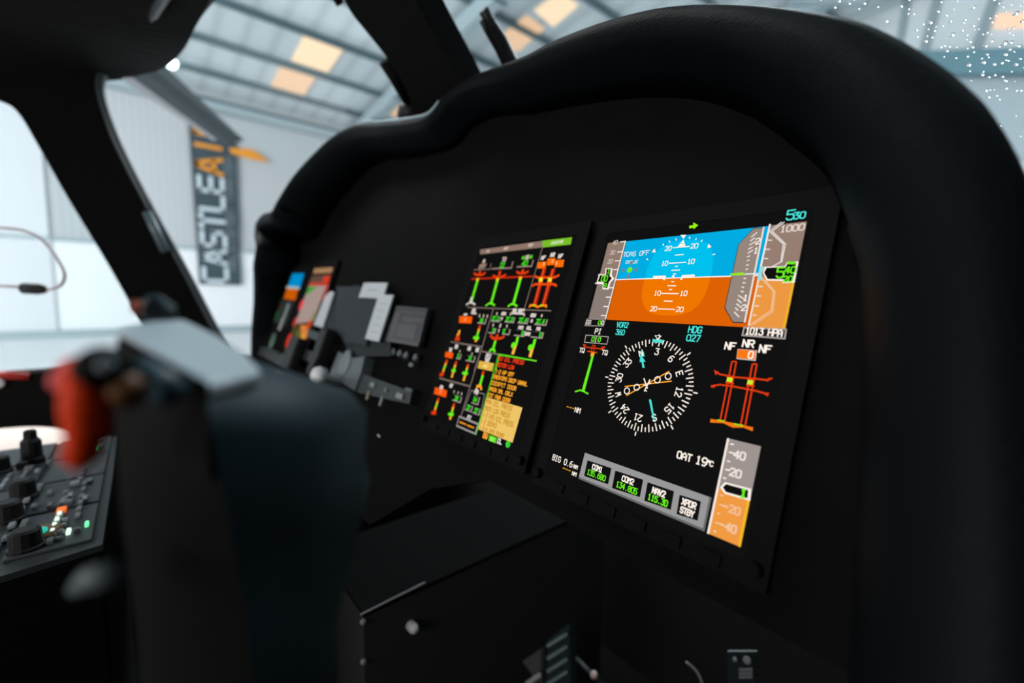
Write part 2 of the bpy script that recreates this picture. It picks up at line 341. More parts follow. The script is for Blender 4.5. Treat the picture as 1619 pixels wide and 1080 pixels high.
# rotor blade of the helicopter itself
tip = depth(366, 222, 4.3); root = depth(170, 60, 3.15)
bl = empty('rotor_blade', tip, 'dark grey drooping rotor blade seen above the banner', 'rotor blade')
bladem = mat('blade_grey', (0.022, 0.032, 0.036), .6, spec=.2); bladel = mat('blade_grey_light', (0.20, 0.21, 0.22), .6)
def blade(pa, pb, m, name, up_, steps=10):
    b = MB(); rows = []
    for k in range(steps + 1):
        t = k / steps
        row = []
        for p in (pa, pb):
            x = p[0][0] + (p[1][0] - p[0][0]) * t; y = p[0][1] + (p[1][1] - p[0][1]) * t
            row.append(depth(x, y, 3.0 + 1.3 * t))
        rows.append(row)
    th = .03; vs = []
    for a, c in rows:
        mid = (a + c) / 2; vs += [a, mid + Vector((0, 0, th)), c, mid - Vector((0, 0, th))]
    fs = [(4 * k + j, 4 * k + (j + 1) % 4, 4 * k + 4 + (j + 1) % 4, 4 * k + 4 + j) for k in range(steps) for j in range(4)]
    fs += [(0, 1, 2, 3), tuple(4 * steps + j for j in (3, 2, 1, 0))]
    b.add(vs, fs, m); world_part(b, name, bl)
blade(((204, 50), (386, 222)), ((110, 50), (343, 221)), bladem, 'blade_skin', 0)
blade(((110, 50), (343, 221)), ((72, 50), (330, 214)), bladel, 'trailing_strip', 0)

# ================================================================== COCKPIT SHELL
def shell_strip(e1, e2, th, m, name, sub=4):
    # strip between two world polylines of equal length, thickened
    n = len(e1); b = MB(); vs = []
    for a, c in zip(e1, e2):
        for k in range(sub + 1): vs.append(a.lerp(c, k / sub))
    S = sub + 1
    fs = [(i * S + k, i * S + k + 1, (i + 1) * S + k + 1, (i + 1) * S + k) for i in range(n - 1) for k in range(sub)]
    b.add(vs, fs, m); o = b.build(name); s = o.modifiers.new('solid', 'SOLIDIFY'); s.thickness = th; s.offset = 0
    return o
def catmull(P, n=6):
    out = []
    P = [Vector(p) for p in P]
    for i in range(len(P) - 1):
        a, b_, c, d = P[max(i - 1, 0)], P[i], P[i + 1], P[min(i + 2, len(P) - 1)]
        for k in range(n):
            t = k / n
            out.append(.5 * ((2 * b_) + (c - a) * t + (2 * a - 5 * b_ + 4 * c - d) * t * t + (3 * b_ - a - 3 * c + d) * t ** 3))
    out.append(P[-1]); return out
WSN = Vector((0, math.sin(math.radians(35)), math.cos(math.radians(35)))); WSP = Vector((.15, .32, 2.06))
def ws(x, y): return onplane(x, y, WSP, WSN)
def side(x, y, X=-1.5): return onplane(x, y, (X, 0, 0), (1, 0, 0))
# pillar between door window and windshield with the roof corner above
e1p = [(420, -170, 'w'), (372, -60, 'w'), (337, 0, 'w'), (318, 28, 'w'), (295, 58, 'w'), (255, 92, 'm'), (205, 107, 's'), (178, 112, 's'), (163, 130, 's'), (166, 165, 's'), (192, 235, 's'), (240, 330, 's'), (295, 430, 's'), (352, 540, 's'), (380, 590, 's'), (420, 660, 's')]
def p3(x, y, k):
    if k == 'w': return ws(x, y)
    if k == 's': return side(x, y)
    return side(x, y, -1.40)
E1 = catmull([p3(*p) for p in e1p], 5)
e2p = [(-350, -420), (-320, -330), (-300, -240), (-290, -150), (-270, -60), (-240, 40), (-200, 130), (-140, 150), (-60, 153), (-5, 158), (32, 180), (66, 235), (110, 313), (170, 412), (205, 474), (270, 590)]
E2 = catmull([side(x, y, -1.52) for x, y in e2p], 5)
o = shell_strip(E1, E2, .05, lining, 'trim_2'); struct(o)
b = MB(); b.tube([p + Vector((.02, -.004, 0)) for p in E1[38:]], .011, seal, 10); o = b.build('trim_3', smooth=True); struct(o)
# header lip of the overhead lining, inside the windshield frame
b = MB(); b.tube([p + Vector((.0, -.05, -.012)) for p in catmull([ws(x - 26, y) for x, y in ((395, -100), (350, -20), (325, 15), (302, 45), (275, 70), (240, 92))], 5)], .010, mat('lining_rim', (.02, .026, .028), .4), 8); struct(b.build('trim_4', smooth=True))
# small latch on the pillar
b = MB(); pa, pb = side(232, 335, -1.47), side(262, 398, -1.47)
b.tube([pa, pb], .012, mat('latch_grey', (.10, .14, .155), .4), 8)
b.tube([pa, pa + Vector((-.03, 0, 0))], .008, dark, 8); b.tube([pb, pb + Vector((-.03, 0, 0))], .008, dark, 8)
tag(b.build('pillar_latch', smooth=True), 'small grey blue latch bar on the black window pillar', 'latch')
# centre post
cp = [[ws(x, y) for x, y in r] for r in ([(505, -120), (545, -50), (566, 0), (598, 42), (640, 100), (664, 160), (676, 210), (690, 250)], [(610, -120), (652, -50), (679, 0), (700, 40), (728, 90), (748, 128), (775, 180), (800, 230)])]
struct(shell_strip(catmull(cp[0], 3), catmull(cp[1], 3), .05, lining, 'trim_5'))
b = MB(); b.tube([ws(634, 106) + Vector((0, -.03, 0)), ws(650, 132) + Vector((0, -.03, 0)), ws(668, 165) + Vector((0, -.03, 0))], .012, lining, 8)
b.tube([ws(553, -5) + Vector((0, -.03, 0)), ws(568, 18) + Vector((0, -.03, 0))], .008, dark, 8); struct(b.build('trim_6', smooth=True))
b = MB(); b.lathe(ws(672, 186) + Vector((0, -.03, 0)), (0, -1, .3), [(.02, -.02), (.025, 0), (.02, .02), (.005, .025)], dark); tag(b.build('post_knob', smooth=True), 'small black knob at the foot of the centre post', 'knob')
# door sill, red handle bar
b = MB(); b.box((-1.52, -.75, 1.50), (.08, 1.6, .215), lining); struct(b.build('wall_door_side'))
q0, q1 = side(-30, 592, -1.475), side(46, 595, -1.475)
dh = MB(); dh.tube([q0, q1], .010, mat('red_release', (.42, .02, .015), .4), 10); tag(dh.build('door_release_bar', smooth=True), 'red release bar on the far black door sill', 'handle')
dk = MB(); dk.lathe(side(-3, 606, -1.47), (1, 0, 0), [(.012, 0), (.012, .01), (.004, .014)], mat('cap_white', (.6, .6, .6), .4)); tag(dk.build('sill_cap', smooth=True), 'small pale round cap at the frame edge on the far door sill', 'cap')
# enclosure
b = MB(); b.box((-.45, -.95, 2.62), (2.3, 1.5, .06), lining); struct(b.build('wall_overhead'))
cabin = mat('cabin_bounce_grey', (.30, .30, .30), .8)  # unseen cabin surface kept pale to bounce fill light forward
b = MB(); b.box((-.45, -1.7, 1.5), (2.3, .06, 2.3), cabin); struct(b.build('wall_rear'))
b = MB(); b.box((.62, -.45, 1.5), (.06, 2.5, 2.3), lining); struct(b.build('wall_right'))
b = MB(); b.box((-.45, .1, .72), (2.3, 1.4, .06), lining); b.box((-.45, -1.2, .72), (2.3, 1.2, .06), mat('floor_bounce_grey', (.34, .34, .34), .9)); struct(b.build('wall_cabin_floor'))  # aft floor made pale to bounce light up under the hood
b = MB(); b.box((-.45, .78, 1.20), (2.3, .06, .9), mat('nose_black', (.013, .013, .013), .85, spec=.04)); struct(b.build('wall_nose'))
b = MB(); b.box((-1.52, -.3, 1.08), (.06, 2.2, .65), lining); struct(b.build('wall_door_lower'))
# cable with plug in the far door window
cb = empty('dangling_cable', depth(55, 456, 1.0), 'thin pale cable loop with a black plug in the far door window', 'cable')
b = MB(); b.tube(catmull([depth(x, y, 1.0) for x, y in ((-40, 352), (0, 360), (35, 364), (65, 378), (88, 405), (102, 432), (97, 450), (82, 457), (70, 457))], 5), .0035, mat('cable_pale', (.55, .50, .52), .5), 8)
b.tube([depth(-40, 449, 1.0), depth(0, 452, 1.0), depth(38, 454, 1.0)], .0035, mat('cable_pale'), 8); world_part(b, 'wire', cb, smooth=True)
b = MB(); b.tube([depth(36, 456, 1.0), depth(38, 456, 1.0), depth(60, 457, 1.0), depth(68, 457.5, 1.0), depth(75, 458, 1.0)], [.009, .0125, .0125, .010, .004], dark, 12); world_part(b, 'plug', cb, smooth=True)['label'] = 'black plug'
# windshield glass and door glass
gm = bpy.data.materials.new('clear_glass'); gm.use_nodes = True; nt = gm.node_tree; nt.nodes.clear()
out = nt.nodes.new('ShaderNodeOutputMaterial'); tr = nt.nodes.new('ShaderNodeBsdfTransparent'); gl = nt.nodes.new('ShaderNodeBsdfGlossy'); mx = nt.nodes.new('ShaderNodeMixShader')
tr.inputs[0].default_value = (.97, .99, .99, 1); gl.inputs['Roughness'].default_value = 0.02; mx.inputs[0].default_value = .03
nt.links.new(tr.outputs[0], mx.inputs[1]); nt.links.new(gl.outputs[0], mx.inputs[2]); nt.links.new(mx.outputs[0], out.inputs[0])
def wsp(x, s):                                         # point on the windshield plane at lateral x, s metres up the slope
    return Vector((x, WSP.y - math.cos(math.radians(35)) * s, WSP.z + math.sin(math.radians(35)) * s))
for nm, xa, xb, s0, s1 in (('window_1', -.50, .50, -.32, 1.0), ('window_2', -1.47, -.56, -.45, 1.0)):
    b = MB(); b.prism([wsp(xa, s0), wsp(xb, s0), wsp(xb, s1), wsp(xa, s1)], WSN * .006, gm); struct(b.build(nm))
b = MB(); b.prism([(-1.51, -1.6, 1.6), (-1.51, -.25, 1.6), (-1.51, -.36, 2.3), (-1.51, -1.6, 2.3)], (-.005, 0, 0), gm); struct(b.build('window_3'))
# wiper outside
wpr = empty('windshield_wiper', ws(790, 90), 'black wiper arm standing upright outside the right windshield', 'wiper')
b = MB(); q = [ws(x, y) + WSN * .012 for x, y in ((758, 24), (769, 44), (786, 72), (802, 108), (814, 134))]
b.tube(q, [.0075, .0085, .010, .0125, .014], dark, 8); world_part(b, 'arm', wpr, smooth=True)
b = MB(); q = [ws(x, y) + WSN * .004 for x, y in ((760, 34), (770, 54), (785, 80), (801, 114))]
b.tube(q, .005, dark, 6); world_part(b, 'blade', wpr, smooth=True)

# ================================================================== INSTRUMENT PANEL
ip = empty('instrument_panel', PANEL, 'wide black instrument panel with a humped hood, filling the right of the view', 'instrument panel')
lip = [(1720, 1500, 3.0, .9), (1700, 900, 3.0, .9), (1680, 600, 3.0, .9), (1665, 420, 3.0, .9), (1645, 310, 3.0, .9), (1619, 238, 3.0, .9), (1580, 170, 3.0, .9), (1540, 130, 3.0, .85), (1490, 92, 3.0, .8), (1420, 52, 3.0, .7), (1350, 26, 3.0, .6), (1250, 10, 2.9, .5), (1170, 4.5, 2.8, .4), (1100, 5, 2.6, .4), (1030, 14, 2.5, .4),
       (950, 36, 2.4, .4), (880, 63, 2.3, .4), (838, 85, 2.2, .35), (800, 100, 2.2, .35), (745, 122, 2.0, .3), (705, 150, 1.9, .3), (680, 180, 1.9, .35), (650, 189, 2.0, .4), (605, 194, 2.4, .45), (565, 196, 2.8, .5), (530, 214, 3.2, .5), (495, 246, 3.6, .5),
       (465, 280, 3.9, .5), (441, 318, 4.1, .5), (432, 333, 4.2, .4), (418, 338, 4.3, .4), (407, 352, 4.2, .4), (403, 375, 4.0, .4), (406, 395, 3.8, .4), (402, 430, 3.0, .4), (402, 480, 2.2, .4), (399, 530, 1.2, .4), (398, 560, .6, .4), (396, 580, .3, .4)]
LP = []
for i, (x, y, n, r) in enumerate(lip):
    xa, ya = lip[max(i - 1, 0)][:2]; xb, yb = lip[min(i + 1, len(lip) - 1)][:2]
    t = Vector((xb - xa, yb - ya)).normalized(); nrm = Vector((t.y, -t.x))          # points away from the panel
    if nrm.dot(Vector((x - 1000, y - 600))) < 0: nrm = -nrm
    zc = (pw(*pn(x, y, n), n) - CAM).dot(W.col[2])
    k = 0
    u, v = pn(x - nrm.x * k, y - nrm.y * k, n)
    LP.append(Vector((u, v, n, r)) if False else (Vector((u, v, n)), r))
pts = catmull([p for p, r in LP], 5)
rr = []
for i in range(len(LP) - 1):
    for k in range(5): rr.append(LP[i][1] * (1 - k / 5) + LP[i + 1][1] * k / 5)
rr.append(LP[-1][1])
# one padded surface: flank running forward, rounded rim, inner slope back to the face
vs = []; n = len(pts)
for i, p in enumerate(pts):
    ta = (pts[min(i + 1, n - 1)] - pts[max(i - 1, 0)]); o2 = Vector((ta.y, -ta.x)); o2 = o2.normalized() if o2.length > 1e-6 else Vector((1, 0))
    cdir = Vector((p.x + (21 if p.x < -21 else 4 if p.x > -4 else p.x * -1 + p.x), p.y + 1)); 
    if o2.dot(Vector((p.x + 20, p.y - 2))) < 0: o2 = -o2
    k = rr[i]
    for dn, di in ((-12, -.6), (-6, -.15), (-1.2, 0), (-.45, 0), (0, -.10), (.30, -.38), (.38, -.8), (.25, -1.3), (-.1, -1.8), (-.7, -2.2), (-1.6, -2.5), (None, -2.7)):
        nn = (-.3 if dn is None else p.z + dn * (1 if dn < -1.7 or dn > -.01 and False else k * 1.1 if dn > -1.3 else 1))
        if di < 0 and dn is None or dn is not None and dn > -5: nn = max(nn, -.3)
        if dn is not None and dn <= -1.2 and di > -1: nn = p.z + dn
        sc = k * 1.0 if di < -.05 and (dn is None or dn > -5) else 1
        vs.append(Vector((p.x + o2.x * di * sc, p.y + o2.y * di * sc, nn)) * U)
K = 12
fs = [(i * K + k, i * K + k + 1, (i + 1) * K + k + 1, (i + 1) * K + k) for i in range(n - 1) for k in range(K - 1)]
b = MB(); b.add(vs, fs, leather); o = b.build('hood', ip, smooth=True); s_ = o.modifiers.new('solid', 'SOLIDIFY'); s_.thickness = .003; s_.offset = 1
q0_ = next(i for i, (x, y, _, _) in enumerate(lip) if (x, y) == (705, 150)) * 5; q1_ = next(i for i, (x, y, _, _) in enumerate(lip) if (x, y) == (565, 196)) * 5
b = MB(); b.tube([(pts[i] + Vector((0, .07, .05))) * U for i in range(q0_ + 2, q1_)], .0022, mat('lip_highlight_blue', (.34, .46, .52), .35), 8); b.build('lip_highlight', ip, smooth=True)['label'] = 'pale blue strip painted as the lip highlight'  # highlight on the hood lip drawn as a pale strip
# face plate
face = [(p.x, p.y) for p in pts if p.y > -4.2]
face = [(7.4, -4.7)] + [(7.4, face[0][1])] + face + [(-51, -4.2), (-51, -5.0), (-34, -5.2), (-33, -9.5), (-13.8, -9.5), (-9.5, -6.2), (-6, -4.7)]
bm = bmesh.new(); vv = [bm.verts.new(Vector((u * U, v * U, -.35 * U))) for u, v in face]; f_ = bm.faces.new(vv)
bmesh.ops.triangulate(bm, faces=[f_]); me = bpy.data.meshes.new('face_plate'); bm.to_mesh(me); bm.free(); me.materials.append(black)
o = bpy.data.objects.new('face_plate', me); C.objects.link(o); o.parent = ip; s_ = o.modifiers.new('solid', 'SOLIDIFY'); s_.thickness = .004; s_.offset = 0
# blue grey scuffed pad on the hood edge
# ---- display units
def display(u, v, label, lit=True, w=7.4, h=9.6, sw=6.35, sh=8.6):
    t = empty('flight_display', PANEL, label, 'display', 'panel displays')
    M = Matrix.Identity(4)
    b = MB()
    for x0, x1, y0, y1 in ((-w / 2, -sw / 2, -h / 2, h / 2), (sw / 2, w / 2, -h / 2, h / 2), (-sw / 2, sw / 2, sh / 2, h / 2), (-sw / 2, sw / 2, -h / 2, -sh / 2)):
        b.box(((u + (x0 + x1) / 2) * U, (v + (y0 + y1) / 2) * U, -.04 * U), ((x1 - x0) * U, (y1 - y0) * U, .12 * U), bez)
    b.build('bezel', t)
    b = MB(); b.box((u * U, v * U, -.05 * U), (sw * U, sh * U, .1 * U), glassoff); b.build('screen', t)
    for k in range(6):
        b = MB(); b.box(((u - sw / 2 + .7 + k * .99) * U, (v - h / 2 + .25) * U, .05 * U), (.45 * U, .28 * U, .08 * U), bez); b.build('key', t)
    for k in (-1, 1):
        b = MB(); b.lathe(((u + k * (w / 2 - .26)) * U, (v - h / 2 + .4) * U, .02 * U), (0, 0, 1), [(.16 * U, 0), (.16 * U, .2 * U), (.12 * U, .24 * U)], bez, 16); b.build('knob', t, smooth=False)
    return t
pfd = display(.19, .8, 'near flight display with blue and orange horizon and white compass rose')
mfd = display(-7.65, .95, 'engine and caution display with green and red bars left of the horizon display')
cop_map = display(-35.4, 1.2, 'far blurred display with pale map and red and yellow marks')
cop_pfd = display(-43.2, 1.1, 'farthest blurred display with small blue and orange horizon at the left panel end')

# ---------------- near flight display symbology
uL, uR, vT, vB = -2.873, 3.249, 4.72, 1.91
d = Draw(z1)
uI0, uI1 = -2.11, 2.41                                 # attitude field
hz = (z1(300, 475)[1] + z1(990, 455)[1]) / 2
d.rect(uI0, hz, uI1, vT, (0, 172, 226)); d.rect(uI0, vB, uI1 + .02, hz, (222, 98, 4))
def clipcirc(v0, v1, c):
    cxu, cyv = z1(655, 470); cyv = (z1(690, 235)[1] + z1(590, 692)[1]) / 2; ry = abs(z1(690, 235)[1] - z1(590, 692)[1]) / 2; rx = (z1(878, 400)[0] - z1(440, 560)[0]) / 2; cxu = (z1(878, 400)[0] + z1(440, 560)[0]) / 2
    n = 48; P_ = []
    for k in range(n):
        a = 2 * math.pi * k / n; sg = lambda q: math.copysign(abs(q) ** .72, q)
        P_.append((cxu + rx * sg(math.cos(a)), min(max(cyv + ry * sg(math.sin(a)), v0), v1)))
    d.poly(P_, c, 1, True)
clipcirc(hz, vT, (0, 192, 238)); clipcirc(vB, hz, (240, 118, 0))
d.line((uI0, hz), (uI1, hz), .045, WHT, 2, True)
# speed tape
gs_top = z1(110, 714)[1]
d.rect(uL, z1(190, 445)[1], uI0, vT, TAN, 1); d.rect(uL, vB, uI0, z1(175, 500)[1], (140, 124, 118), 1)
d.rect(uL + .3, z1(175, 500)[1], uI0, z1(190, 445)[1], TAN, 1)
d.line((uI0, vT), (uI0, vB), .05, WHT, 3, True)
for k, (y, t) in enumerate(((248, '40'), (308, '30'), (362, '20'), (414, '1'))):
    vv_ = z1(310, y)[1]; d.line((uI0 - .22, vv_), (uI0, vv_), .045, WHT, 3, True)
    d.text(t, (uI0 - .42, vv_), .24, (205, 190, 180), 3, raw=True, wd=.045)
for y in (526, 583, 640, 696):
    vv_ = z1(240, y)[1]; d.line((uI0 - .22, vv_), (uI0, vv_), .045, WHT, 3, True)
d.line(z1(186, 446), z1(232, 448), .05, WHT, 3, True); d.line(z1(166, 499), z1(214, 501), .05, WHT, 3, True)
d.poly([(232, 408), (272, 408), (270, 452), (285, 472), (262, 495), (250, 538), (212, 536), (216, 500), (176, 498), (192, 446), (228, 448)], WHT, 4)
d.poly([(240, 414), (266, 414), (258, 455), (272, 471), (254, 495), (244, 531), (219, 530), (224, 494), (186, 492), (200, 452), (236, 452)], BLK, 5)
d.text('00', (229, 474), .34, GRN, 6, wd=.06, ratio=.55); d.text('1', (254, 429), .28, GRN, 6, wd=.055); d.text('9', (233, 516), .26, GRN, 6, wd=.055)
# ground speed box
d.path([(116, 716), (228, 718), (217, 759), (104, 756)], .03, (175, 165, 160), 3, closed=True)
d.text('GS', (127, 736), .24, (225, 215, 208), 3, wd=.05); d.text('0', (193, 738), .24, GRN, 3, wd=.05); d.text('G', (211, 739), .24, WHT, 3, wd=.05)
# pitch ladder
def rung(p0, p1, lab=None, side_=(0, 0), h=.25):
    d.line(p0, p1, .045, WHT, 3)
    if lab: d.text(lab, side_[0], h, WHT, 3, wd=.045); d.text(lab, side_[1], h, WHT, 3, wd=.045)
rung((638, 283), (742, 275), '20', ((612, 287), (771, 272))); rung((652, 328), (705, 324)); rung((616, 377), (720, 371), '10', ((590, 378), (750, 367)))
rung((652, 397), (671, 396)); rung((630, 421), (683, 419)); rung((641, 443), (660, 442)); rung((629, 489), (648, 490)); rung((607, 514), (660, 515)); rung((617, 537), (636, 538))
rung((571, 561), (675, 563), '10', ((546, 559), (705, 560))); rung((584, 607), (638, 609)); rung((549, 655), (652, 658), '20', ((523, 654), (682, 658)))
# aircraft symbol
d.poly([(524, 457), (602, 455), (594, 484), (582, 482), (586, 468), (522, 470)], WHT, 5); d.poly([(700, 452), (777, 449), (777, 462), (706, 465), (698, 483), (687, 481)], WHT, 5)
d.poly([(640, 453), (655, 453), (652, 465), (638, 465)], WHT, 5)
# bank scale
d.poly([(687, 207), (723, 206), (706, 232)], WHT, 4); d.poly([(706, 234), (718, 276), (668, 280)], WHT, 4); d.line((690, 262), (708, 262), .02, (0, 150, 210), 5)
d.poly([(530, 288), (537, 313), (512, 311)], WHT, 4); d.poly([(858, 260), (877, 281), (851, 288)], WHT, 4)
for a_, b_ in (((580, 261), (586, 272)), ((618, 242), (624, 253)), ((660, 228), (663, 241)), ((741, 218), (745, 231)), ((786, 228), (778, 238)), ((822, 237), (812, 250)), ((480, 350), (490, 359)), ((882, 328), (900, 324))):
    d.line(a_, b_, .04, WHT, 4)
d.text('TCAS OFF', (417, 320), .27, (230, 240, 240), 4, wd=.04); d.text('CYCLIC', (392, 370), .17, (230, 240, 240), 4, wd=.035)
c0 = z1(380, 420); d.disc(c0, .1, GRN, 5, raw=True)
for a in range(4):
    q = a * math.pi / 2 + .0; ux, uy = math.cos(q), math.sin(q); px_, py_ = -uy, ux
    d.poly([(c0[0] + ux * .14, c0[1] + uy * .14), (c0[0] + ux * .30 + px_ * .08, c0[1] + uy * .30 + py_ * .08), (c0[0] + ux * .30 - px_ * .08, c0[1] + uy * .30 - py_ * .08)], (110, 130, 140), 5, True)
d.poly([(740, 152), (766, 147), (765, 130), (796, 148), (768, 173), (766, 163), (742, 168)], (150, 240, 20), 4)
# vertical speed tape
d.poly([(1130, 161), (1198, 157), (1080, 742), (1003, 740), (951, 649), (1036, 262)], (40, 45, 48), 2); d.poly([(1132, 167), (1190, 163), (1076, 736), (1006, 734), (958, 648), (1041, 264)], (150, 134, 124), 3)
d.line((1195, 160), (1078, 740), .06, (235, 225, 218), 4)
for a_, b_ in (((1118, 222), (1155, 192)), ((1112, 246), (1142, 225)), ((1107, 270), (1150, 245)), ((1100, 296), (1128, 280)), ((1096, 320), (1130, 300)), ((1092, 342), (1112, 336)), ((1092, 365), (1108, 362)), ((1088, 392), (1104, 390)), ((1084, 418), (1100, 416)), ((1072, 472), (1088, 473)), ((1066, 498), (1084, 500)), ((1060, 524), (1076, 528)), ((1055, 549), (1074, 556)), ((1040, 575), (1080, 600)), ((1034, 600), (1060, 622)), ((1028, 625), (1062, 652)), ((1022, 650), (1040, 668)), ((1016, 676), (1046, 708))):
    d.line(a_, b_, .045, (235, 225, 218), 4)
for t, x, y in (('2', 1158, 246), ('1', 1147, 303), ('1', 1084, 590), ('2', 1073, 650)): d.text(t, (x, y), .27, WHT, 4, wd=.05)
d.poly([(992, 444), (1070, 438), (1086, 446), (1070, 454), (993, 456)], (150, 235, 30), 5)
d.line((1075, 446), (1168, 444), .05, (225, 235, 235), 4)
# altitude tape
v_mid = z1(1290, 455)[1]
d.rect(uI1, v_mid, uR, vT, (150, 126, 114), 1); d.rect(uI1, vB, uR, v_mid, (236, 152, 66), 1)
d.rect(uR - .05, vB, uR, v_mid, (240, 180, 40), 2)
d.line((1231, 140), (1160, 470), .06, (240, 235, 230), 3); d.line((1160, 480), (1101, 758), .06, (245, 225, 205), 3)
for x, y, l in ((1208, 238, 36), (1202, 294, 30), (1194, 350, 26), (1160, 520, 28), (1150, 577, 26), (1138, 637, 26), (1128, 694, 20)): d.line((x, y), (x + l, y + 1), .045, (230, 222, 216), 3)
for off, wd_ in ((0, .04), (16, .04)):
    d.path([(1300 + off, 130), (1228 + off, 185), (1312 + off * .8, 262), (1298 + off * .3, 370), (1240, 402)], wd_, (225, 215, 210), 3)
d.path([(1190, 480), (1254, 552), (1240, 665), (1112, 752)], .05, (240, 190, 145), 3)
d.path([(1200, 480), (1262, 550), (1248, 675), (1130, 752)], .03, (240, 190, 145), 3)
d.text('1000', (1368, 167), .30, (225, 210, 200), 4, wd=.06)
d.poly([(1190, 440), (1204, 404), (1325, 400), (1338, 376), (1408, 372), (1384, 500), (1308, 503), (1310, 490), (1215, 488)], WHT, 5)
d.poly([(1200, 442), (1216, 412), (1332, 408), (1342, 384), (1396, 380), (1374, 492), (1318, 494), (1320, 482), (1222, 480)], BLK, 6)
d.poly([(1172, 404), (1206, 402), (1184, 440), (1190, 486), (1156, 484)], (150, 222, 225), 5)
d.text('5', (1302, 443), .46, GRN, 7, wd=.075, ratio=.6); d.text('40', (1360, 427), .28, GRN, 7, wd=.06); d.text('20', (1346, 481), .24, GRN, 7, wd=.055); d.line((1342, 384), (1392, 386), .09, GRN, 7)
d.text('5', (1358, 88), .46, CYN, 4, wd=.07); d.text('30', (1412, 90), .30, CYN, 4, wd=.06)
d.path([(1076, 770), (1330, 782), (1322, 838), (1064, 818)], .05, (170, 160, 155), 4, closed=True); d.poly([(1078, 772), (1328, 784), (1320, 835), (1067, 815)], (34, 34, 34), 3)
d.text('1013 HPA', (1195, 799), .30, WHT, 5, wd=.06, ratio=.50, gap=.24)
d.text('VOR2', (335, 753), .28, CYN, 4, wd=.055, ratio=.55, gap=.3); d.text('360', (321, 798), .28, CYN, 4, wd=.055, ratio=.55, gap=.3); d.text('HDG', (778, 783), .31, CYN, 4, wd=.06, ratio=.58); d.text('027', (767, 834), .31, CYN, 4, wd=.06, ratio=.58)
d.text('PI', (187, 792), .30, WHT, 4, wd=.055)
d.path([(112, 815), (176, 820), (166, 864), (104, 858)], .03, (190, 185, 180), 4, closed=True); d.path([(180, 820), (250, 826), (240, 870), (170, 864)], .03, (190, 185, 180), 4, closed=True)
d.text('0', (156, 840), .26, GRN, 4, wd=.06); d.text('0', (194, 842), .26, GRN, 4, wd=.06)
d.text('TQ', (88, 907), .26, WHT, 4, wd=.05); d.text('TQ', (227, 921), .26, WHT, 4, wd=.05)
d.text('NF', (992, 883), .31, WHT, 4, wd=.07); d.text('NR', (1102, 868), .31, WHT, 4, wd=.07); d.text('NF', (1204, 901), .31, WHT, 4, wd=.07)
d.poly([(1034, 898), (1152, 908), (1144, 972), (1026, 960)], (200, 190, 185), 3); d.poly([(1038, 902), (1146, 912), (1140, 966), (1030, 955)], (250, 122, 20), 4); d.text('0', (1118, 938), .30, WHT, 5, wd=.06)
# lower half, second survey frame
d.t = z2
d.poly([(226, 168), (236, 168), (190, 342), (178, 338)], GRN, 4); d.poly([(222, 168), (236, 168), (233, 185), (218, 185)], AMB, 5)
d.path([(228, 135), (240, 136), (232, 165), (222, 165)], .04, RED, 5, closed=True)
d.path([(188, 132), (196, 143), (272, 152), (284, 142)], .05, RED, 5); d.poly([(184, 131), (200, 132), (192, 146)], RED, 5); d.poly([(262, 158), (270, 141), (288, 142)], RED, 5); d.path([(206, 162), (248, 168)], .05, (240, 80, 15), 5)
d.path([(152, 342), (172, 336), (190, 342), (208, 352)], .07, GRN, 5)
# compass rose
hdg = 27
for k in range(72):
    a = math.radians(k * 5 - hdg); s_, c_ = math.sin(a), math.cos(a)
    r0, r1 = (1.16, 1.38) if k % 2 == 0 else (1.24, 1.37)
    d.line((r0 * s_, r0 * c_), (r1 * s_, r1 * c_), .045, WHT, 4, True)
for k in range(8):
    a = math.radians(k * 45); s_, c_ = math.sin(a), math.cos(a)
    d.line((1.40 * s_, 1.40 * c_), (1.52 * s_, 1.52 * c_), .05, WHT, 4, True)
for k, t in enumerate(('N', '3', '6', 'E', '12', '15', 'S', '21', '24', 'W', '30', '33')):
    a = math.radians(k * 30 - hdg); r_ = 1.0
    d.text(t, (r_ * math.sin(a), r_ * math.cos(a)), .32, WHT, 4, wd=.055, rot=-a, raw=True, ratio=.6)
d.poly([(508, 92), (540, 94), (522, 116)], WHT, 6); d.poly([(515, 96), (533, 97), (523, 108)], BLK, 7)
d.poly([(498, 108), (545, 112), (542, 126), (496, 122)], CYN, 5)
hpn = lambda p: Vector(z2(*p))
def needle(a0, a1, wd, head): 
    d.line(a0, a1, wd, CYN, 5)
d.poly([(438, 160), (455, 163), (459, 185), (443, 184)], CYN, 3)
d.poly([(446, 177), (468, 210), (458, 210), (464, 237), (454, 238), (450, 211), (441, 212)], CYN, 6)
d.poly([(487, 375), (494, 382), (510, 470), (503, 472), (484, 384)], CYN, 6)
d.line((373, 320), (584, 296), .045, AMB, 5); d.line((380, 361), (573, 252), .045, AMB, 5)
for x, y in ((384, 340), (428, 324), (521, 291), (569, 275)): d.ring((x, y), .09, .04, WHT, 6, 14)
d.line((460, 284), (476, 330), .05, WHT, 6); d.line((488, 288), (462, 342), .05, WHT, 6); d.line((458, 318), (492, 305), .04, WHT, 6); d.line((462, 336), (474, 342), .04, WHT, 6)
d.text('---', (127, 413), .26, (235, 160, 40), 4, wd=.05); d.text('NM', (160, 425), .27, WHT, 4, wd=.05)
d.text('BIG', (66, 641), .30, WHT, 4, wd=.05, ratio=.55); d.text('0.6', (118, 662), .30, WHT, 4, wd=.05, ratio=.55); d.text('NM', (151, 679), .19, WHT, 4, wd=.045); d.text('---', (111, 690), .26, (235, 160, 40), 4, wd=.05); d.text('NM', (145, 710), .19, WHT, 4, wd=.045)
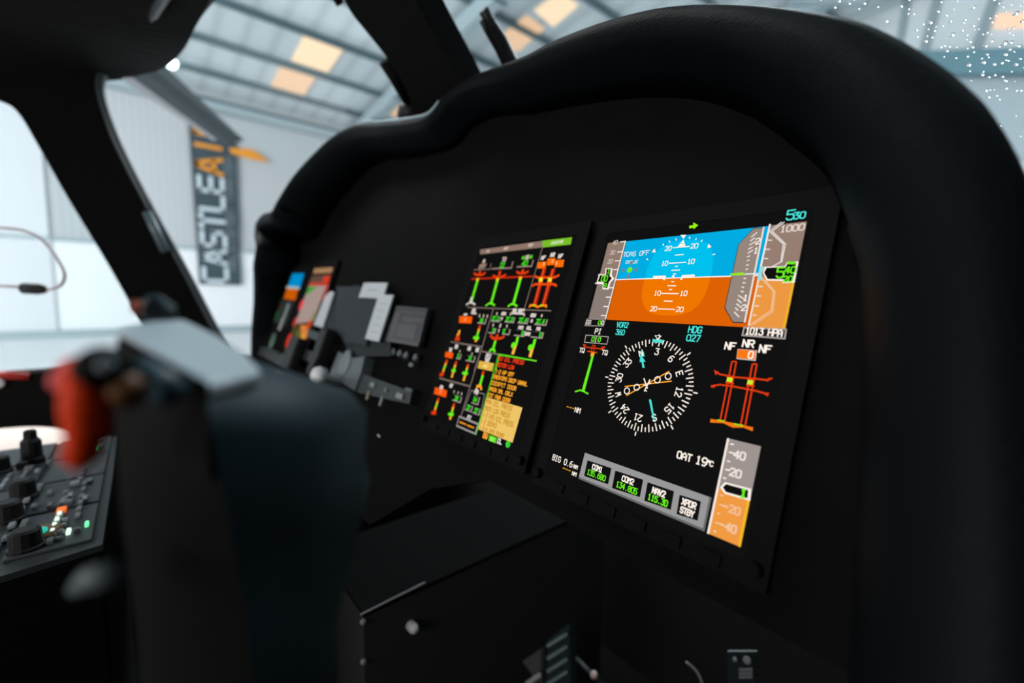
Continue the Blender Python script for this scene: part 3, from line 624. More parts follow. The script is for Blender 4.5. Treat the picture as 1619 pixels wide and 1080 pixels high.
d.text('OAT', (639, 632), .30, WHT, 4, wd=.065); d.text('19', (716, 653), .33, WHT, 4, wd=.065); d.text('oC', (755, 664), .20, WHT, 4, wd=.05, gap=.05)
# radio bar
bt, bb, b0, b1 = -2.447, -3.262, -1.590, 2.409
d.rect(b0, bb, b1, bt, (105, 105, 105), 2); d.rect(b0, bb + .06, b1 - .05, bt, (152, 152, 152), 3)
def rbox(p, q, r_, s_):
    d.poly([p, q, r_, s_], BLK, 4); d.path([p, q, r_, s_], .13, BLK, 4, closed=True)
    for c in (p, q, r_, s_): d.disc(c, .049, BLK, 4, 14)
rbox((208, 658), (304, 690), (292, 747), (196, 714)); rbox((334, 705), (446, 742), (434, 804), (322, 768)); rbox((480, 758), (584, 794), (572, 860), (468, 824)); rbox((625, 815), (704, 840), (692, 908), (614, 884))
d.text('COM1', (252, 686), .250, WHT, 6, wd=.06, ratio=.52, gap=.3); d.text('135.680', (247, 716), .259, GRN, 6, wd=.05, ratio=.52, gap=.3)
d.text('COM2', (389, 739), .250, WHT, 6, wd=.06, ratio=.52, gap=.3); d.text('134.805', (383, 773), .259, GRN, 6, wd=.05, ratio=.52, gap=.3)
d.text('NAV2', (528, 793), .251, WHT, 6, wd=.065, ratio=.52, gap=.3); d.text('115.30', (523, 828), .250, GRN, 6, wd=.055, ratio=.52, gap=.3)
d.text('XPDR', (663, 844), .241, WHT, 6, wd=.06, ratio=.52, gap=.3); d.text('STBY', (655, 881), .241, WHT, 6, wd=.06, ratio=.52, gap=.3)
# vertical speed scale lower right
tt, tb, t0 = -.958, -3.267, 2.515
vm = z2(870, 800)[1]
d.rect(t0, vm, uR, tt, (158, 148, 144), 2); d.rect(t0, tb, uR, vm, (240, 154, 66), 2); d.rect(uR - .05, tb, uR, vm, (245, 190, 30), 3)
d.line((t0, tt), (t0, tb), .07, (245, 232, 222), 4, True)
for x, y, l, c in ((844, 576, 16, WHT), (838, 613, 24, WHT), (830, 653, 14, WHT), (822, 690, 22, WHT), (812, 728, 14, WHT), (800, 806, 14, (245, 195, 155)), (796, 848, 34, (245, 195, 155)), (786, 886, 14, (245, 195, 155)), (776, 928, 34, (245, 195, 155)), (770, 966, 12, (245, 215, 190))): d.line((x, y), (x + l, y + l * .22), .045, c, 4)
d.text('40', (888, 628), .30, (240, 228, 220), 5, wd=.07); d.text('20', (870, 707), .30, (240, 228, 220), 5, wd=.07); d.text('-20', (853, 868), .28, (245, 190, 145), 5, wd=.07); d.text('-40', (836, 948), .28, (245, 195, 155), 5, wd=.08)
d.poly([(802, 772), (824, 748), (942, 778), (937, 832), (824, 800)], WHT, 6); d.poly([(816, 771), (831, 757), (930, 784), (927, 820), (830, 792)], BLK, 7); d.text('1', (910, 799), .30, GRN, 8, wd=.09)
# rotor speed bars
for x0, x1 in (((852, 206), (804, 470)), ((940, 216), (894, 492))):
    pass
for dx in (0, 92):
    k = dx / 92
    d.line((852 + dx, 208 + 11 * k), (800 + dx, 468 + 22 * k), .05, RED, 4); d.line((872 + dx * 1.0, 209 + 11 * k), (820 + dx, 472 + 22 * k), .05, RED, 4); d.line((852 + dx, 208 + 11 * k), (872 + dx, 209 + 11 * k), .05, RED, 4)
    d.line((830 + dx, 276 + 12 * k), (865 + dx, 280 + 12 * k), .06, RED, 5); d.line((825 + dx, 303 + 12 * k), (862 + dx, 308 + 12 * k), .06, RED, 5)
    d.poly([(834 + dx, 280 + 12 * k), (859 + dx, 283 + 12 * k), (855 + dx, 303 + 12 * k), (830 + dx, 299 + 12 * k)], (205, 240, 50), 6)
d.path([(780, 256), (800, 266), (870, 279), (960, 286), (1010, 292), (1030, 285)], .055, RED, 5); d.poly([(772, 246), (795, 256), (780, 270)], RED, 5); d.poly([(1008, 300), (1014, 283), (1034, 284)], RED, 5)
d.path([(762, 318), (800, 312), (870, 322), (960, 340), (1014, 355)], .055, RED, 5); d.poly([(758, 324), (778, 310), (776, 326)], RED, 5); d.poly([(990, 350), (1018, 348), (1014, 366)], RED, 5)
d.poly([(757, 465), (800, 472), (860, 484), (905, 494), (948, 503), (946, 520), (905, 504), (856, 504), (815, 484), (770, 482), (756, 482)], (245, 120, 20), 5)
d.line((790, 471), (822, 476), .05, (150, 220, 30), 6); d.line((862, 488), (905, 496), .05, (150, 220, 30), 6)
d.build('symbology', pfd)

# ---------------- engine and caution display symbology
d = Draw(z3); LN = (120, 105, 98)
d.poly([(165, 210), (985, 95), (985, 180), (165, 272)], (140, 116, 104), 1); d.poly([(985, 95), (1378, 50), (1360, 145), (990, 185)], (120, 190, 40), 2)
for x0, x1, y0 in ((235, 320, 235), (450, 580, 200), (770, 910, 158)): d.text('MAP'[:2 if x1 - x0 < 100 else 3], ((x0 + x1) / 2, y0), .22, (200, 178, 165), 3, wd=.08)
d.text('ENGINE', (1190, 120), .2, (210, 225, 180), 3, wd=.06, ratio=.75)
for a_, b_ in (((990, 185), (750, 1000)), ((0, 968), (1105, 1016))): d.line(a_, b_, .07, LN, 2)
for (xt, yt, xb, yb, foot) in ((150, 590, 60, 900, WHT), (410, 590, 315, 930, GRN), (712, 570, 608, 940, GRN)):
    d.line((xt, yt), (xb, yb), .22, GRN, 3); d.line((xt, yt), (xt - 11, yt + 38), .23, (250, 190, 40), 4)
    if foot is WHT: d.line((72, 840), (50, 915), .22, (215, 210, 200), 4)
    fy = (925, 935, 945)[(60, 315, 608).index(xb)]
    d.path([(xb - 58, fy + 12), (xb - 20, fy - 14), (xb + 20, fy - 12), (xb + 52, fy + 10)], .12, foot if foot is GRN else (215, 205, 195), 4)
    d.path([(xt - 48 + (0 if xt != 410 else -16), yt - 62), (xt - 20, yt - 42), (xt + 60, yt - 44), (xt + 95, yt - 66)] if xt != 410 else [(350, 558), (380, 575), (460, 572), (510, 548)], .14, RED, 4)
    d.line((xt + 20, yt - 40), (xt + 32, yt - 95), .22, RED, 4)
d.line((60, 598), (870, 566), .11, (190, 40, 12), 3)
d.disc((225, 366), .11, (205, 185, 170), 3, 10); d.text('OFF', (205, 440), .4, (160, 135, 122), 3, wd=.13); d.path([(95, 480), (305, 472), (320, 400)], .07, LN, 3)
d.text('TO', (490, 342), .3, (200, 180, 168), 3, wd=.1); d.text('22', (470, 418), .36, (60, 200, 30), 4, wd=.11); d.path([(330, 465), (585, 455), (605, 378)], .09, (150, 128, 118), 3)
d.disc((740, 322), .09, (70, 215, 30), 3, 12); d.disc((846, 310), .09, (70, 215, 30), 3, 12); d.text('NG', (795, 316), .3, (205, 180, 168), 3, wd=.1, ratio=.5); d.text('40', (765, 397), .38, (60, 205, 30), 4, wd=.11); d.path([(660, 440), (850, 432), (872, 356)], .09, (150, 128, 118), 3)
d.poly([(930, 380), (1048, 372), (1032, 460), (926, 462)], (255, 110, 5), 3); d.poly([(1064, 335), (1170, 328), (1150, 418), (1056, 424)], (255, 110, 5), 4); d.poly([(1162, 352), (1280, 348), (1264, 442), (1148, 446)], (255, 110, 5), 3)
for x, y in ((1020, 405), (1136, 372), (1186, 400)): d.line((x + 3, y - 20), (x - 3, y + 20), .1, (255, 190, 130), 5)
for t, x, y in (('NF', 1010, 325), ('NR', 1132, 287), ('NF', 1237, 305)): d.text(t, (x, y), .26, (225, 215, 210), 4, wd=.09)
for xt, xb in ((1020, 895), (1138, 1005)):
    d.line((xt, 465), (xb, 935), .3, (190, 35, 8), 3); d.line((xt, 470), (xb, 930), .05, (255, 110, 60), 4)
    xm = xt + (xb - xt) * .33; d.poly([(xm - 18, 590), (xm + 32, 590), (xm + 24, 640), (xm - 24, 640)], (235, 225, 60), 5); d.line((xm - 30, 582), (xm + 38, 582), .1, (240, 90, 20), 4); d.line((xm - 36, 648), (xm + 24, 648), .1, (240, 90, 20), 4)
d.path([(905, 570), (940, 585), (1160, 580), (1210, 556)], .13, (235, 75, 15), 4); d.path([(868, 690), (900, 672), (1150, 672), (1178, 690)], .13, (235, 75, 15), 4)
d.path([(830, 965), (840, 945), (900, 950), (935, 968), (990, 950), (1045, 950), (1050, 968)], .13, (250, 130, 20), 4); d.line((870, 948), (910, 948), .08, (160, 220, 20), 5); d.line((975, 950), (1012, 950), .08, (160, 220, 20), 5)
d.t = z3b
W2 = (215, 205, 198)
for t, x, y, h in (('EL', 245, 145, .34), ('ELEC', 995, 150, .3)): d.text(t, (x, y), h, W2, 4, wd=.15, ratio=.8)
for a_, b_ in (((555, 95), (365, 745)), ((0, 690), (365, 745)), ((365, 745), (230, 1150)), ((350, 820), (680, 880))): d.line(a_, b_, .08, (125, 112, 106), 2)
def blob(x, y, w_, h_, c=W2, layer=4): 
    a = Vector(d.P((x, y))); w_ *= .6; h_ *= .6; d.rect(a.x - w_ / 2, a.y - h_ / 2, a.x + w_ / 2, a.y + h_ / 2, c, layer)
for t, x, y in (('GEN', 745, 185), ('GEN', 1250, 215), ('V', 715, 275), ('A', 1222, 308), ('C', 688, 388), ('HYD', 1038, 422), ('OIL', 1182, 432), ('PR', 1338, 447), ('T', 660, 480), ('BAR', 1155, 532)):
    d.text(t, (x, y), .2, W2, 4, wd=.085, ratio=.66, gap=.3)
for x, y in ((632, 190), (868, 195), (1100, 210), (1400, 225), (570, 382), (805, 400), (333, 222), (402, 225), (466, 230)): d.line((x, y - 28), (x - 6, y + 22), .12, (200, 180, 165), 4)
def gbox(p, txt, w_=.95, h_=.42, off=0):
    w_ *= .6; h_ *= .6; off *= .6
    a = Vector(d.P(p)); d.rect(a.x - w_ / 2, a.y - h_ / 2, a.x + w_ / 2, a.y + h_ / 2, (160, 148, 140), 3); d.rect(a.x - w_ / 2, a.y - h_ / 2 + .05, a.x + w_ / 2 - .05, a.y + h_ / 2 - .01, BLK, 4)
    d.text(txt, (a.x + off, a.y + .02), .27, (55, 215, 30), 5, wd=.09, raw=True, ratio=.55)
gbox((605, 275), '27.2', 1.0); gbox((845, 290), '27.2', 1.0); gbox((1075, 305), '27.4', 1.0); gbox((1375, 330), '27.4', 1.1)
gbox((545, 475), '0', .8, .42, .2); gbox((785, 495), '0', .8, .42, -.2); gbox((1012, 520), '0', 1.05, .42, .35); gbox((1312, 548), '0', 1.1, .42, .35); gbox((370, 310), '28', 1.0, .42)
d.poly([(-10, 225), (208, 235), (190, 350), (-20, 340)], (255, 95, 5), 4); blob(92, 198, .5, .18)
d.text('19', (85, 290), .24, (255, 150, 80), 5, wd=.07)
d.path([(525, 560), (560, 602), (700, 605), (745, 580)], .15, RED, 4); d.line((640, 540), (605, 650), .2, RED, 4)
d.line((612, 650), (560, 820), .2, GRN, 5); d.path([(515, 830), (530, 800), (590, 800), (600, 835)], .13, GRN, 5)
for xt, yt, xb, yb, xm, ym in ((990, 580, 905, 880, 955, 725), (1285, 620, 1200, 930, 1245, 765)):
    d.line((xt, yt), (xm, ym), .2, GRN, 4); d.line((xm, ym), (xb, yb), .22, (250, 185, 60), 5); d.disc((xm - 38, ym), .13, GRN, 5, 10)
def bar3(p0, p1, cols, wd=.2):
    a, c = Vector(d.P(p0)), Vector(d.P(p1)); n_ = len(cols)
    for i, cc in enumerate(cols): d.line(a.lerp(c, i / n_), a.lerp(c, (i + 1) / n_), wd, cc, 4, True)
bar3((345, 385), (262, 665), (RED, AMB, GRN, GRN, AMB)); d.line((232, 592), (326, 606), .18, GRN, 5)
d.line((675, 878), (1300, 990), .08, (90, 215, 30), 3); d.line((675, 885), (600, 1150), .08, (90, 215, 30), 3)
d.t = z4b
bar3((320, -10 + 0), (316, 48), (AMB, RED)); bar3((385 - 50, -40), (318, 44), (AMB, RED), .22); d.line((298, 40), (340, 44), .2, RED, 5)
bar3((225, 225), (178, 362), (RED, AMB, GRN, AMB, RED)); d.line((160, 358), (195, 362), .2, RED, 5)
bar3((308, 240), (266, 386), (RED, AMB, GRN, AMB, AMB)); d.line((268, 322), (304, 328), .14, GRN, 5); bar3((416, 265), (372, 416), (RED, AMB, GRN, GRN, AMB, AMB)); d.line((366, 345), (414, 352), .16, GRN, 5)
bar3((150, 568), (108, 705), (RED, AMB, GRN, AMB, RED)); d.line((88, 700), (130, 706), .2, RED, 5); bar3((290, 618), (252, 762), (RED, AMB, GRN, GRN, AMB)); d.line((240, 712), (288, 720), .16, GRN, 5)
d.line((250, 62), (535, 108), .08, LN, 2); d.line((148, 388), (422, 462), .1, LN, 2); d.line((560, 20), (316, 820), .09, LN, 2)
for t, x, y in (('EO', 308, 108), ('MG', 424, 126), ('BX', 498, 138), ('HY', 262, 458), ('TG', 254, 137)): d.text(t, (x, y), .24, W2, 4, wd=.12)
for x, y in ((340, 152), (450, 175), (290, 512), (326, 522), (358, 530)): d.line((x, y - 12), (x - 3, y + 12), .1, (190, 175, 165), 4)
d.text('OIL', (178, 475), .24, W2, 4, wd=.11)
d.poly([(214, 152), (284, 166), (270, 216), (204, 200)], (250, 90, 15), 4); d.poly([(118, 472), (226, 502), (214, 564), (108, 532)], (250, 90, 15), 4); d.text('0', (168, 515), .2, (255, 160, 110), 5, wd=.07)
gbox((326, 196), '5', .6, .42); gbox((432, 216), '15', 1.1, .46); gbox((312, 575), '28', 1.1, .46)
d.text('FU', (594, 198), .34, (200, 195, 195), 4, wd=.15); d.text('KG', (585, 235), .26, W2, 4, wd=.11)
d.poly([(515, 236), (648, 258), (632, 330), (500, 302)], (225, 180, 70), 4); d.text('402', (572, 284), .2, (250, 220, 150), 5, wd=.06)
d.line((556, 330), (546, 365), .2, RED, 5); d.line((546, 365), (520, 455), .2, GRN, 4); d.path([(494, 486), (500, 462), (530, 465), (536, 490)], .14, AMB, 5)
d.path([(440, 500), (560, 535), (520, 720), (375, 670), (440, 500)], .05, (135, 130, 130), 3); d.text('FQ', (492, 515), .26, W2, 5, wd=.12)
gbox((480, 590), '54', .82, .55); gbox((420, 660), '27', .75, .44); gbox((488, 688), '27', .75, .44)
d.text('FT', (424, 748), .28, (195, 190, 190), 4, wd=.12)
for x, y in ((370, 795), (440, 825)):
    a = Vector(d.P((x, y))); d.rect(a.x - .45, a.y - .24, a.x + .45, a.y + .24, (150, 146, 146), 3); d.rect(a.x - .37, a.y - .16, a.x + .37, a.y + .16, BLK, 4); d.line((a.x - .25, a.y), (a.x + .25, a.y), .1, (215, 140, 30), 5, True)
d.line((690, 178), (485, 900), .09, (70, 190, 30), 4); d.line((690, 180), (1028, 238), .08, (100, 220, 30), 4)
d.t = z4
for t, x, y, c in (('EO OIL PRESS', 284, 52, (235, 60, 20)), ('ROTOR LOW', 268, 118, (235, 60, 20)), ('1-2 HP OFF', 250, 188, AMB), ('EMER/OPS DSCP UNAVL', 226, 245, AMB), ('COCKPIT DOOR', 206, 310, AMB), ('MAIN XML ORLX', 190, 375, AMB), ('EXT PWR DOOR', 172, 440, AMB)):
    u_, v_ = z4(x, y); n_ = len(t); wreal = {12: 265, 9: 178, 10: 195, 19: 366}.get(n_, 245)
    if t == 'EXT PWR DOOR': wreal = 238
    ww = Vector(z4(x + wreal, y + wreal * .19)).x - u_
    gw = ww / (1.3 * (n_ - 1) + 1); d.text(t, (u_, v_), .145, c, 5, wd=.036, fixed=gw, gap=.3, anchor=0, raw=True)
d.poly([(145, 464), (534, 576), (428, 950), (50, 800)], (238, 196, 104), 4)
for t, x, y in (('MAN OIL PRESS', 146, 505), ('EMER LDG PRESS', 130, 577), ('1-2 HYD OIL PRESS', 112, 645), ('1-2 SERVO', 92, 712), ('1-3-4 HYD PUMP', 74, 782)):
    u_, v_ = z4(x, y); n_ = len(t); wreal = {13: 280, 14: 276, 17: 332, 9: 170}[n_] if t[2] != '3' else 270
    ww = Vector(z4(x + wreal, y + wreal * .27)).x - u_
    gw = ww / (1.3 * (n_ - 1) + 1); d.text(t, (u_, v_), .17, (205, 150, 50), 5, wd=.038, fixed=gw, gap=.3, anchor=0, raw=True)
d.text('DU', (138, 875), .3, AMB, 4, wd=.11); d.poly([(183, 868), (262, 896), (248, 955), (170, 926)], (90, 225, 30), 4); d.text('DU', (215, 912), .2, (180, 240, 120), 5, wd=.06); d.text('DL', (290, 935), .28, W2, 4, wd=.1); d.disc((378, 966), .13, (60, 205, 60), 4, 12)
d.build('symbology', mfd)

# ---------------- far displays
d = Draw(z5)
d.poly([(415, 130), (520, 128), (480, 262), (372, 250)], (0, 140, 200), 1); d.poly([(368, 256), (466, 262), (440, 370), (335, 355)], (200, 90, 5), 1)
d.line((362, 252), (480, 262), .3, (170, 190, 190), 2)
d.poly([(330, 370), (430, 380), (350, 600), (240, 560)], (38, 52, 48), 1)
for x, y, w_, c in ((300, 430, .5, (60, 30, 25)), (270, 500, .5, (30, 80, 40)), (300, 380, .4, (30, 80, 50))): d.disc((x, y), w_, c, 2, 12)
d.line((385, 400), (300, 640), 1.1, (135, 132, 135), 3); d.line((330, 530), (290, 635), .9, (125, 125, 128), 3)
d.disc((235, 735), .9, (80, 105, 90), 2, 14); d.disc((250, 700), .5, (70, 85, 80), 2, 14)
d.build('symbology', cop_pfd)
d = Draw(z5)
d.poly([(610, 85), (780, 72), (765, 122), (600, 130)], (165, 125, 90), 1); d.poly([(590, 150), (760, 140), (740, 205), (565, 210)], (95, 72, 62), 1)
d.poly([(695, 160), (755, 148), (740, 215), (690, 215)], (215, 60, 35), 2); d.poly([(575, 210), (740, 205), (730, 240), (560, 240)], (185, 65, 40), 2)
d.poly([(560, 240), (720, 235), (600, 560), (440, 580)], (165, 145, 138), 1); d.poly([(560, 250), (640, 248), (560, 310), (535, 315)], (60, 150, 45), 2)
d.line((735, 230), (690, 380), .5, (215, 80, 80), 2); d.disc((497, 412), .55, (225, 60, 70), 3, 12); d.disc((440, 565), .5, (185, 50, 50), 3, 12); d.disc((570, 588), .5, (200, 60, 30), 3, 12)
d.poly([(430, 590), (600, 570), (450, 860), (340, 830)], (72, 68, 38), 1)
d.poly([(490, 590), (570, 600), (540, 720), (490, 700)], (210, 125, 60), 2); d.disc((385, 732), .7, (215, 55, 25), 3, 12); d.line((470, 640), (440, 800), .5, (110, 130, 50), 2)
d.disc((475, 820), .95, (250, 180, 20), 3, 12); d.disc((455, 860), .5, (230, 180, 40), 3, 12); d.disc((600, 520), .5, (140, 140, 100), 2, 12); d.disc((505, 720), .6, (215, 150, 60), 3, 12)
d.build('symbology', cop_map)

# ---------------- centre of the panel, between the display pairs
def plate(name, pts, n0, n1, m, zf, label, cat, par=None, bev=.0):
    n0 = -.27 if n0 <= 0 else n0; q = [zf(*p) for p in pts]
    ar = sum(q[i][0] * q[(i + 1) % len(q)][1] - q[(i + 1) % len(q)][0] * q[i][1] for i in range(len(q)))
    if ar < 0: q = q[::-1]
    b = MB(); b.prism([Vector((a * U, c * U, n0 * U)) for a, c in q], (0, 0, (n1 - n0) * U), m)
    o = b.build(name, par); 
    if par is None: o.matrix_world = PANEL
    if bev: k = o.modifiers.new('b', 'BEVEL'); k.width = bev; k.segments = 2
    if label and par is None: tag(o, label, cat)
    elif label: o['label'] = label
    return o
slate = mat('sheen_slate', (0.012, 0.018, 0.022), .5, spec=.2, noise=.1, nscale=8)  # slate tone painted for side light reflecting off the glossy panel
slate2 = mat('sheen_slate_dark', (0.007, 0.010, 0.012), .5, spec=.15)
white = mat('label_white', (0.56, 0.60, 0.63), .6)
plate('panel_sheen', [(850, 310), (1000, 240), (1320, 300), (1330, 880), (960, 880), (880, 700), (700, 610)], 0.0, .25, slate2, z5, None, None, ip)
cen = plate('panel_sheen', [(0, 120), (210, 130), (190, 215), (325, 215), (225, 560), (60, 530), (-10, 400)], .25, .4, slate, z6, None, None, ip)
wc = plate('checklist_card', [(215, 100), (392, 102), (366, 190), (438, 193), (330, 535), (228, 512), (320, 215), (176, 208)], .42, .5, white, z6, 'white stepped placard card in the middle of the panel', 'placard')
for k in range(5):
    y = 250 + k * 52; x = 368 - k * 17
    plate('print_line', [(x - 32, y), (x + 22, y + 3), (x + 20, y + 9), (x - 34, y + 6)], .5, .51, mat('print_grey', (.36, .40, .42), .6), z6, None, None, wc)
plate('print_line', [(250, 148), (320, 150), (318, 160), (247, 158)], .5, .51, mat('print_grey'), z6, None, None, wc)
b_ = plate('standby_strip', [(745, 345), (790, 298), (826, 312), (720, 630), (640, 605)], .25, .4, white, z5, 'white rounded strip placard beside the far map display', 'placard', bev=.003)
# radio tuning screen
rs = plate('radio_screen', [(440, 262), (675, 285), (606, 565), (360, 522)], .05, .3, mat('dim_screen', (.026, .023, .025), .4, noise=.1), z6, 'dim grey radio management screen right of the white cards', 'radio screen')
for p in ([(440, 300), (668, 322), (665, 330), (438, 306)], [(500, 345), (650, 360), (645, 390), (492, 378)], [(380, 500), (606, 545), (602, 566), (366, 520)], [(460, 395), (600, 408), (575, 515), (430, 480)], [(440, 310), (480, 316), (420, 500), (385, 492)]):
    plate('screen_line', p, .3, .32, mat('dim_text', (.075, .068, .070), .5), z6, None, None, rs)
for k, (x, y) in enumerate(((340, 588), (398, 600), (446, 610), (492, 625), (562, 640))):
    q = z6(x, y); b = MB(); b.lathe((q[0] * U, q[1] * U, 0), (0, 0, 1), [(.22 * U, 0), (.22 * U, .15 * U), (.16 * U, .2 * U)], mat('button_grey', (.05, .06, .065), .4), 12)
    o = b.build('round_button', None, smooth=False); o.matrix_world = PANEL
    tag(o, ['first', 'second', 'third', 'fourth', 'last'][k] + ' dim round button in the row under the grey radio screen', 'button', 'buttons under the radio screen')
lg = plate('landing_gear_panel', [(20, 600), (65, 640), (150, 650), (215, 640), (190, 760), (140, 890), (40, 830), (-60, 800)], .0, .4, mat('gear_plate', (.08, .095, .105), .45), z6, 'pale grey landing gear lever plate low in the panel centre', 'lever panel')
o = MB(); q = z6(35, 820); o.lathe((q[0] * U, q[1] * U, .4 * U), (0, 0, 1), [(.25 * U, 0), (.25 * U, 1.0 * U), (.55 * U, 1.1 * U), (.62 * U, 1.5 * U), (.45 * U, 1.8 * U), (.1 * U, 1.9 * U)], mat('knob_white', (.75, .76, .78), .3), 20)
o = o.build('lever_knob', lg, smooth=True)
q = z6(70, 690); o = MB(); o.lathe((q[0] * U, q[1] * U, .4 * U), (0, 0, 1), [(.9 * U, 0), (.9 * U, .06 * U), (.8 * U, .08 * U)], mat('dial_grey', (.12, .14, .155), .4), 24); o.build('dial_face', lg)
plate('warning_panel', [(600, 640), (770, 700), (745, 770), (590, 710)], .25, .45, mat('slate_btn', (.03, .038, .043), .5), z5, 'dim slate switch block under the white strip placard', 'switch panel')
plate('lighting_panel', [(540, 810), (710, 870), (690, 960), (520, 900)], .0, .3, mat('slate_btn'), z5, 'dim slate switch block lower left of the lever plate', 'switch panel')
plate('lower_strip_panel', [(120, 770), (420, 880), (400, 1010), (110, 850)], -.2, .2, mat('slate_btn2', (.018, .022, .026), .5), z5, 'dim grey trim strip under the two far displays', 'trim strip')
for nm, p, l in (('throttle_lever', [(800, 660), (870, 660), (790, 900), (700, 1080), (670, 1060), (740, 860)], 'black lever rising before the panel left of the lever plate'), ('release_lever', [(520, 720), (600, 740), (560, 850), (500, 1020), (435, 1010), (470, 870)], 'short black lever below the far map display')):
    b = MB(); pts_ = [z5(*q) for q in p]; ar = sum(pts_[i][0] * pts_[(i + 1) % 6][1] - pts_[(i + 1) % 6][0] * pts_[i][1] for i in range(6))
    if ar < 0: pts_ = pts_[::-1]
    b.prism([Vector((a * U, c * U, .4 * U)) for a, c in pts_], (0, 0, .8 * U), dark); o = b.build(nm); o.matrix_world = PANEL; k = o.modifiers.new('b', 'BEVEL'); k.width = .004; k.segments = 2; tag(o, l, 'lever')
# audio panel lower centre with small glints drawn as pale marks
au = plate('audio_panel', [(185, 765), (560, 900), (540, 990), (150, 900)], -.1, .3, mat('audio_black', (.007, .010, .011), .5), z6, 'black audio control panel below the radio screen with tiny pale marks', 'control panel')
for x, y, w_, h_, c in ((270, 848, .6, .25, (.20, .23, .24)), (370, 888, .3, .16, (.12, .14, .15)), (474, 930, .7, .28, (.22, .22, .22)), (236, 925, .18, .5, (.30, .26, .17)), (336, 970, .18, .5, (.24, .23, .2)), (545, 885, .7, .14, (.08, .09, .09)), (560, 702, .4, .2, (.12, .12, .12))):
    q = z6(x, y); b = MB(); b.box((q[0] * U, q[1] * U, .34 * U), (w_ * U, h_ * U, .08 * U), mat('mark_%d' % int(c[0] * 1000 + c[2] * 10), c, .5)); b.build('glint_mark', au)

# ================================================================== LOWER CONSOLE SIDE (under the panel, beyond the knees)
cs = empty('lower_console', (-.35, -.05, 1.2), 'black lower console side under the panel with a thin bright top edge and screws', 'console')
footm = mat('footwell_black', (.028, .028, .028), .85, spec=.04)
b = MB(); b.box((-.45, .16, 1.15), (.2, .5, .494), footm); b.box((-.45, .16, 1.4), (.2, .5, .006), mat('console_top_black', (.004, .004, .004), .85, spec=.02)); world_part(b, 'body', cs)
b = MB(); b.tube([onplane(570, 972, (-.347, 0, 0), (1, 0, 0)), onplane(672, 921, (-.347, 0, 0), (1, 0, 0))], .0010, mat('edge_highlight_grey', (.22, .22, .22), .5), 6); world_part(b, 'edge_highlight', cs)  # highlight along the console edge drawn as a pale strip
for x, y in ((574, 962 + 22), (575, 1047)):
    p = onplane(x, y, (-.348, 0, 0), (1, 0, 0)); b = MB(); b.lathe(p, (1, 0, 0), [(.0035, -.002), (.0035, .001), (.001, .002)], mat('screw_dull', (.28, .27, .24), .5), 10); world_part(b, 'screw', cs)
kb = onplane(654, 994, (-.34, 0, 0), (1, 0, 0)); b = MB(); b.lathe(kb, (1, 0, 0), [(.007, -.012), (.007, .0), (.005, .005), (.001, .007)], mat('knob_gloss', (.45, .45, .45), .3), 16)
tag(b.build('small_chrome_knob', smooth=True), 'small glinting knob on the black lower console side', 'knob')
b = MB(); p = depth(597, 687, .52); q = depth(601, 691, .52); b.tube([p, q], .0012, mat('clip_metal', (.55, .55, .52), .3), 6); tag(b.build('metal_clip'), 'tiny pale metal clip in the dark below the radio screen', 'clip')

# ================================================================== CENTRE PEDESTAL lower left
PZ_ = 1.575
ped = empty('centre_pedestal', (-.56, -.5, 1.2), 'centre pedestal with rows of small keys, knobs and green lights, lower left', 'pedestal')
def pd(x, y, z=PZ_): return onplane(x, y, (0, 0, z), (0, 0, 1))
blkp = mat('pedestal_black', (.006, .006, .006), .8, spec=.04)
pm = mat('pedestal_grey', (.030, .036, .040), .5, noise=.15, nscale=40)
yf = pd(125, 760).y + .012
cor = [pd(150, 838), pd(-60, 960), pd(-60, 700), Vector((pd(60, 700).x, yf + .0, PZ_)), pd(160, 700)]
cor = [Vector((-.372, yf + .02, PZ_)), Vector((-.335, -.52, PZ_)), Vector((-.80, -.66, PZ_)), Vector((-.80, yf + .02, PZ_))]
b = MB(); b.prism([c + Vector((0, 0, -.006)) for c in cor], (0, 0, -.5), blkp); world_part(b, 'housing', ped, bevel=.004)
b = MB(); b.prism(cor, (0, 0, -.006), pm); world_part(b, 'top_deck', ped)
def module(x0, x1, y0, y1, m=None):
    b = MB(); b.box(((x0 + x1) / 2, (y0 + y1) / 2, PZ_ + .0015), (abs(x1 - x0), abs(y1 - y0), .003), m or mat('module_grey', (.045, .053, .058), .5)); world_part(b, 'module_plate', ped, bevel=.001)
ya = yf + .012
for k in range(4):
    x0 = -.385 - k * .105; module(x0, x0 - .098, ya - .058, ya); module(x0, x0 - .098, ya - .125, ya - .064)
def key(x, y, w_, d_, m, name='key', h=.004):
    c = pd(x, y); b = MB(); b.box((c.x, c.y, PZ_ + .003 + h / 2), (w_, d_, h), m); return world_part(b, name, ped, bevel=.0008)
km = mat('key_grey', (.17, .185, .20), .5); kl = mat('key_light', (.30, .33, .35), .5)
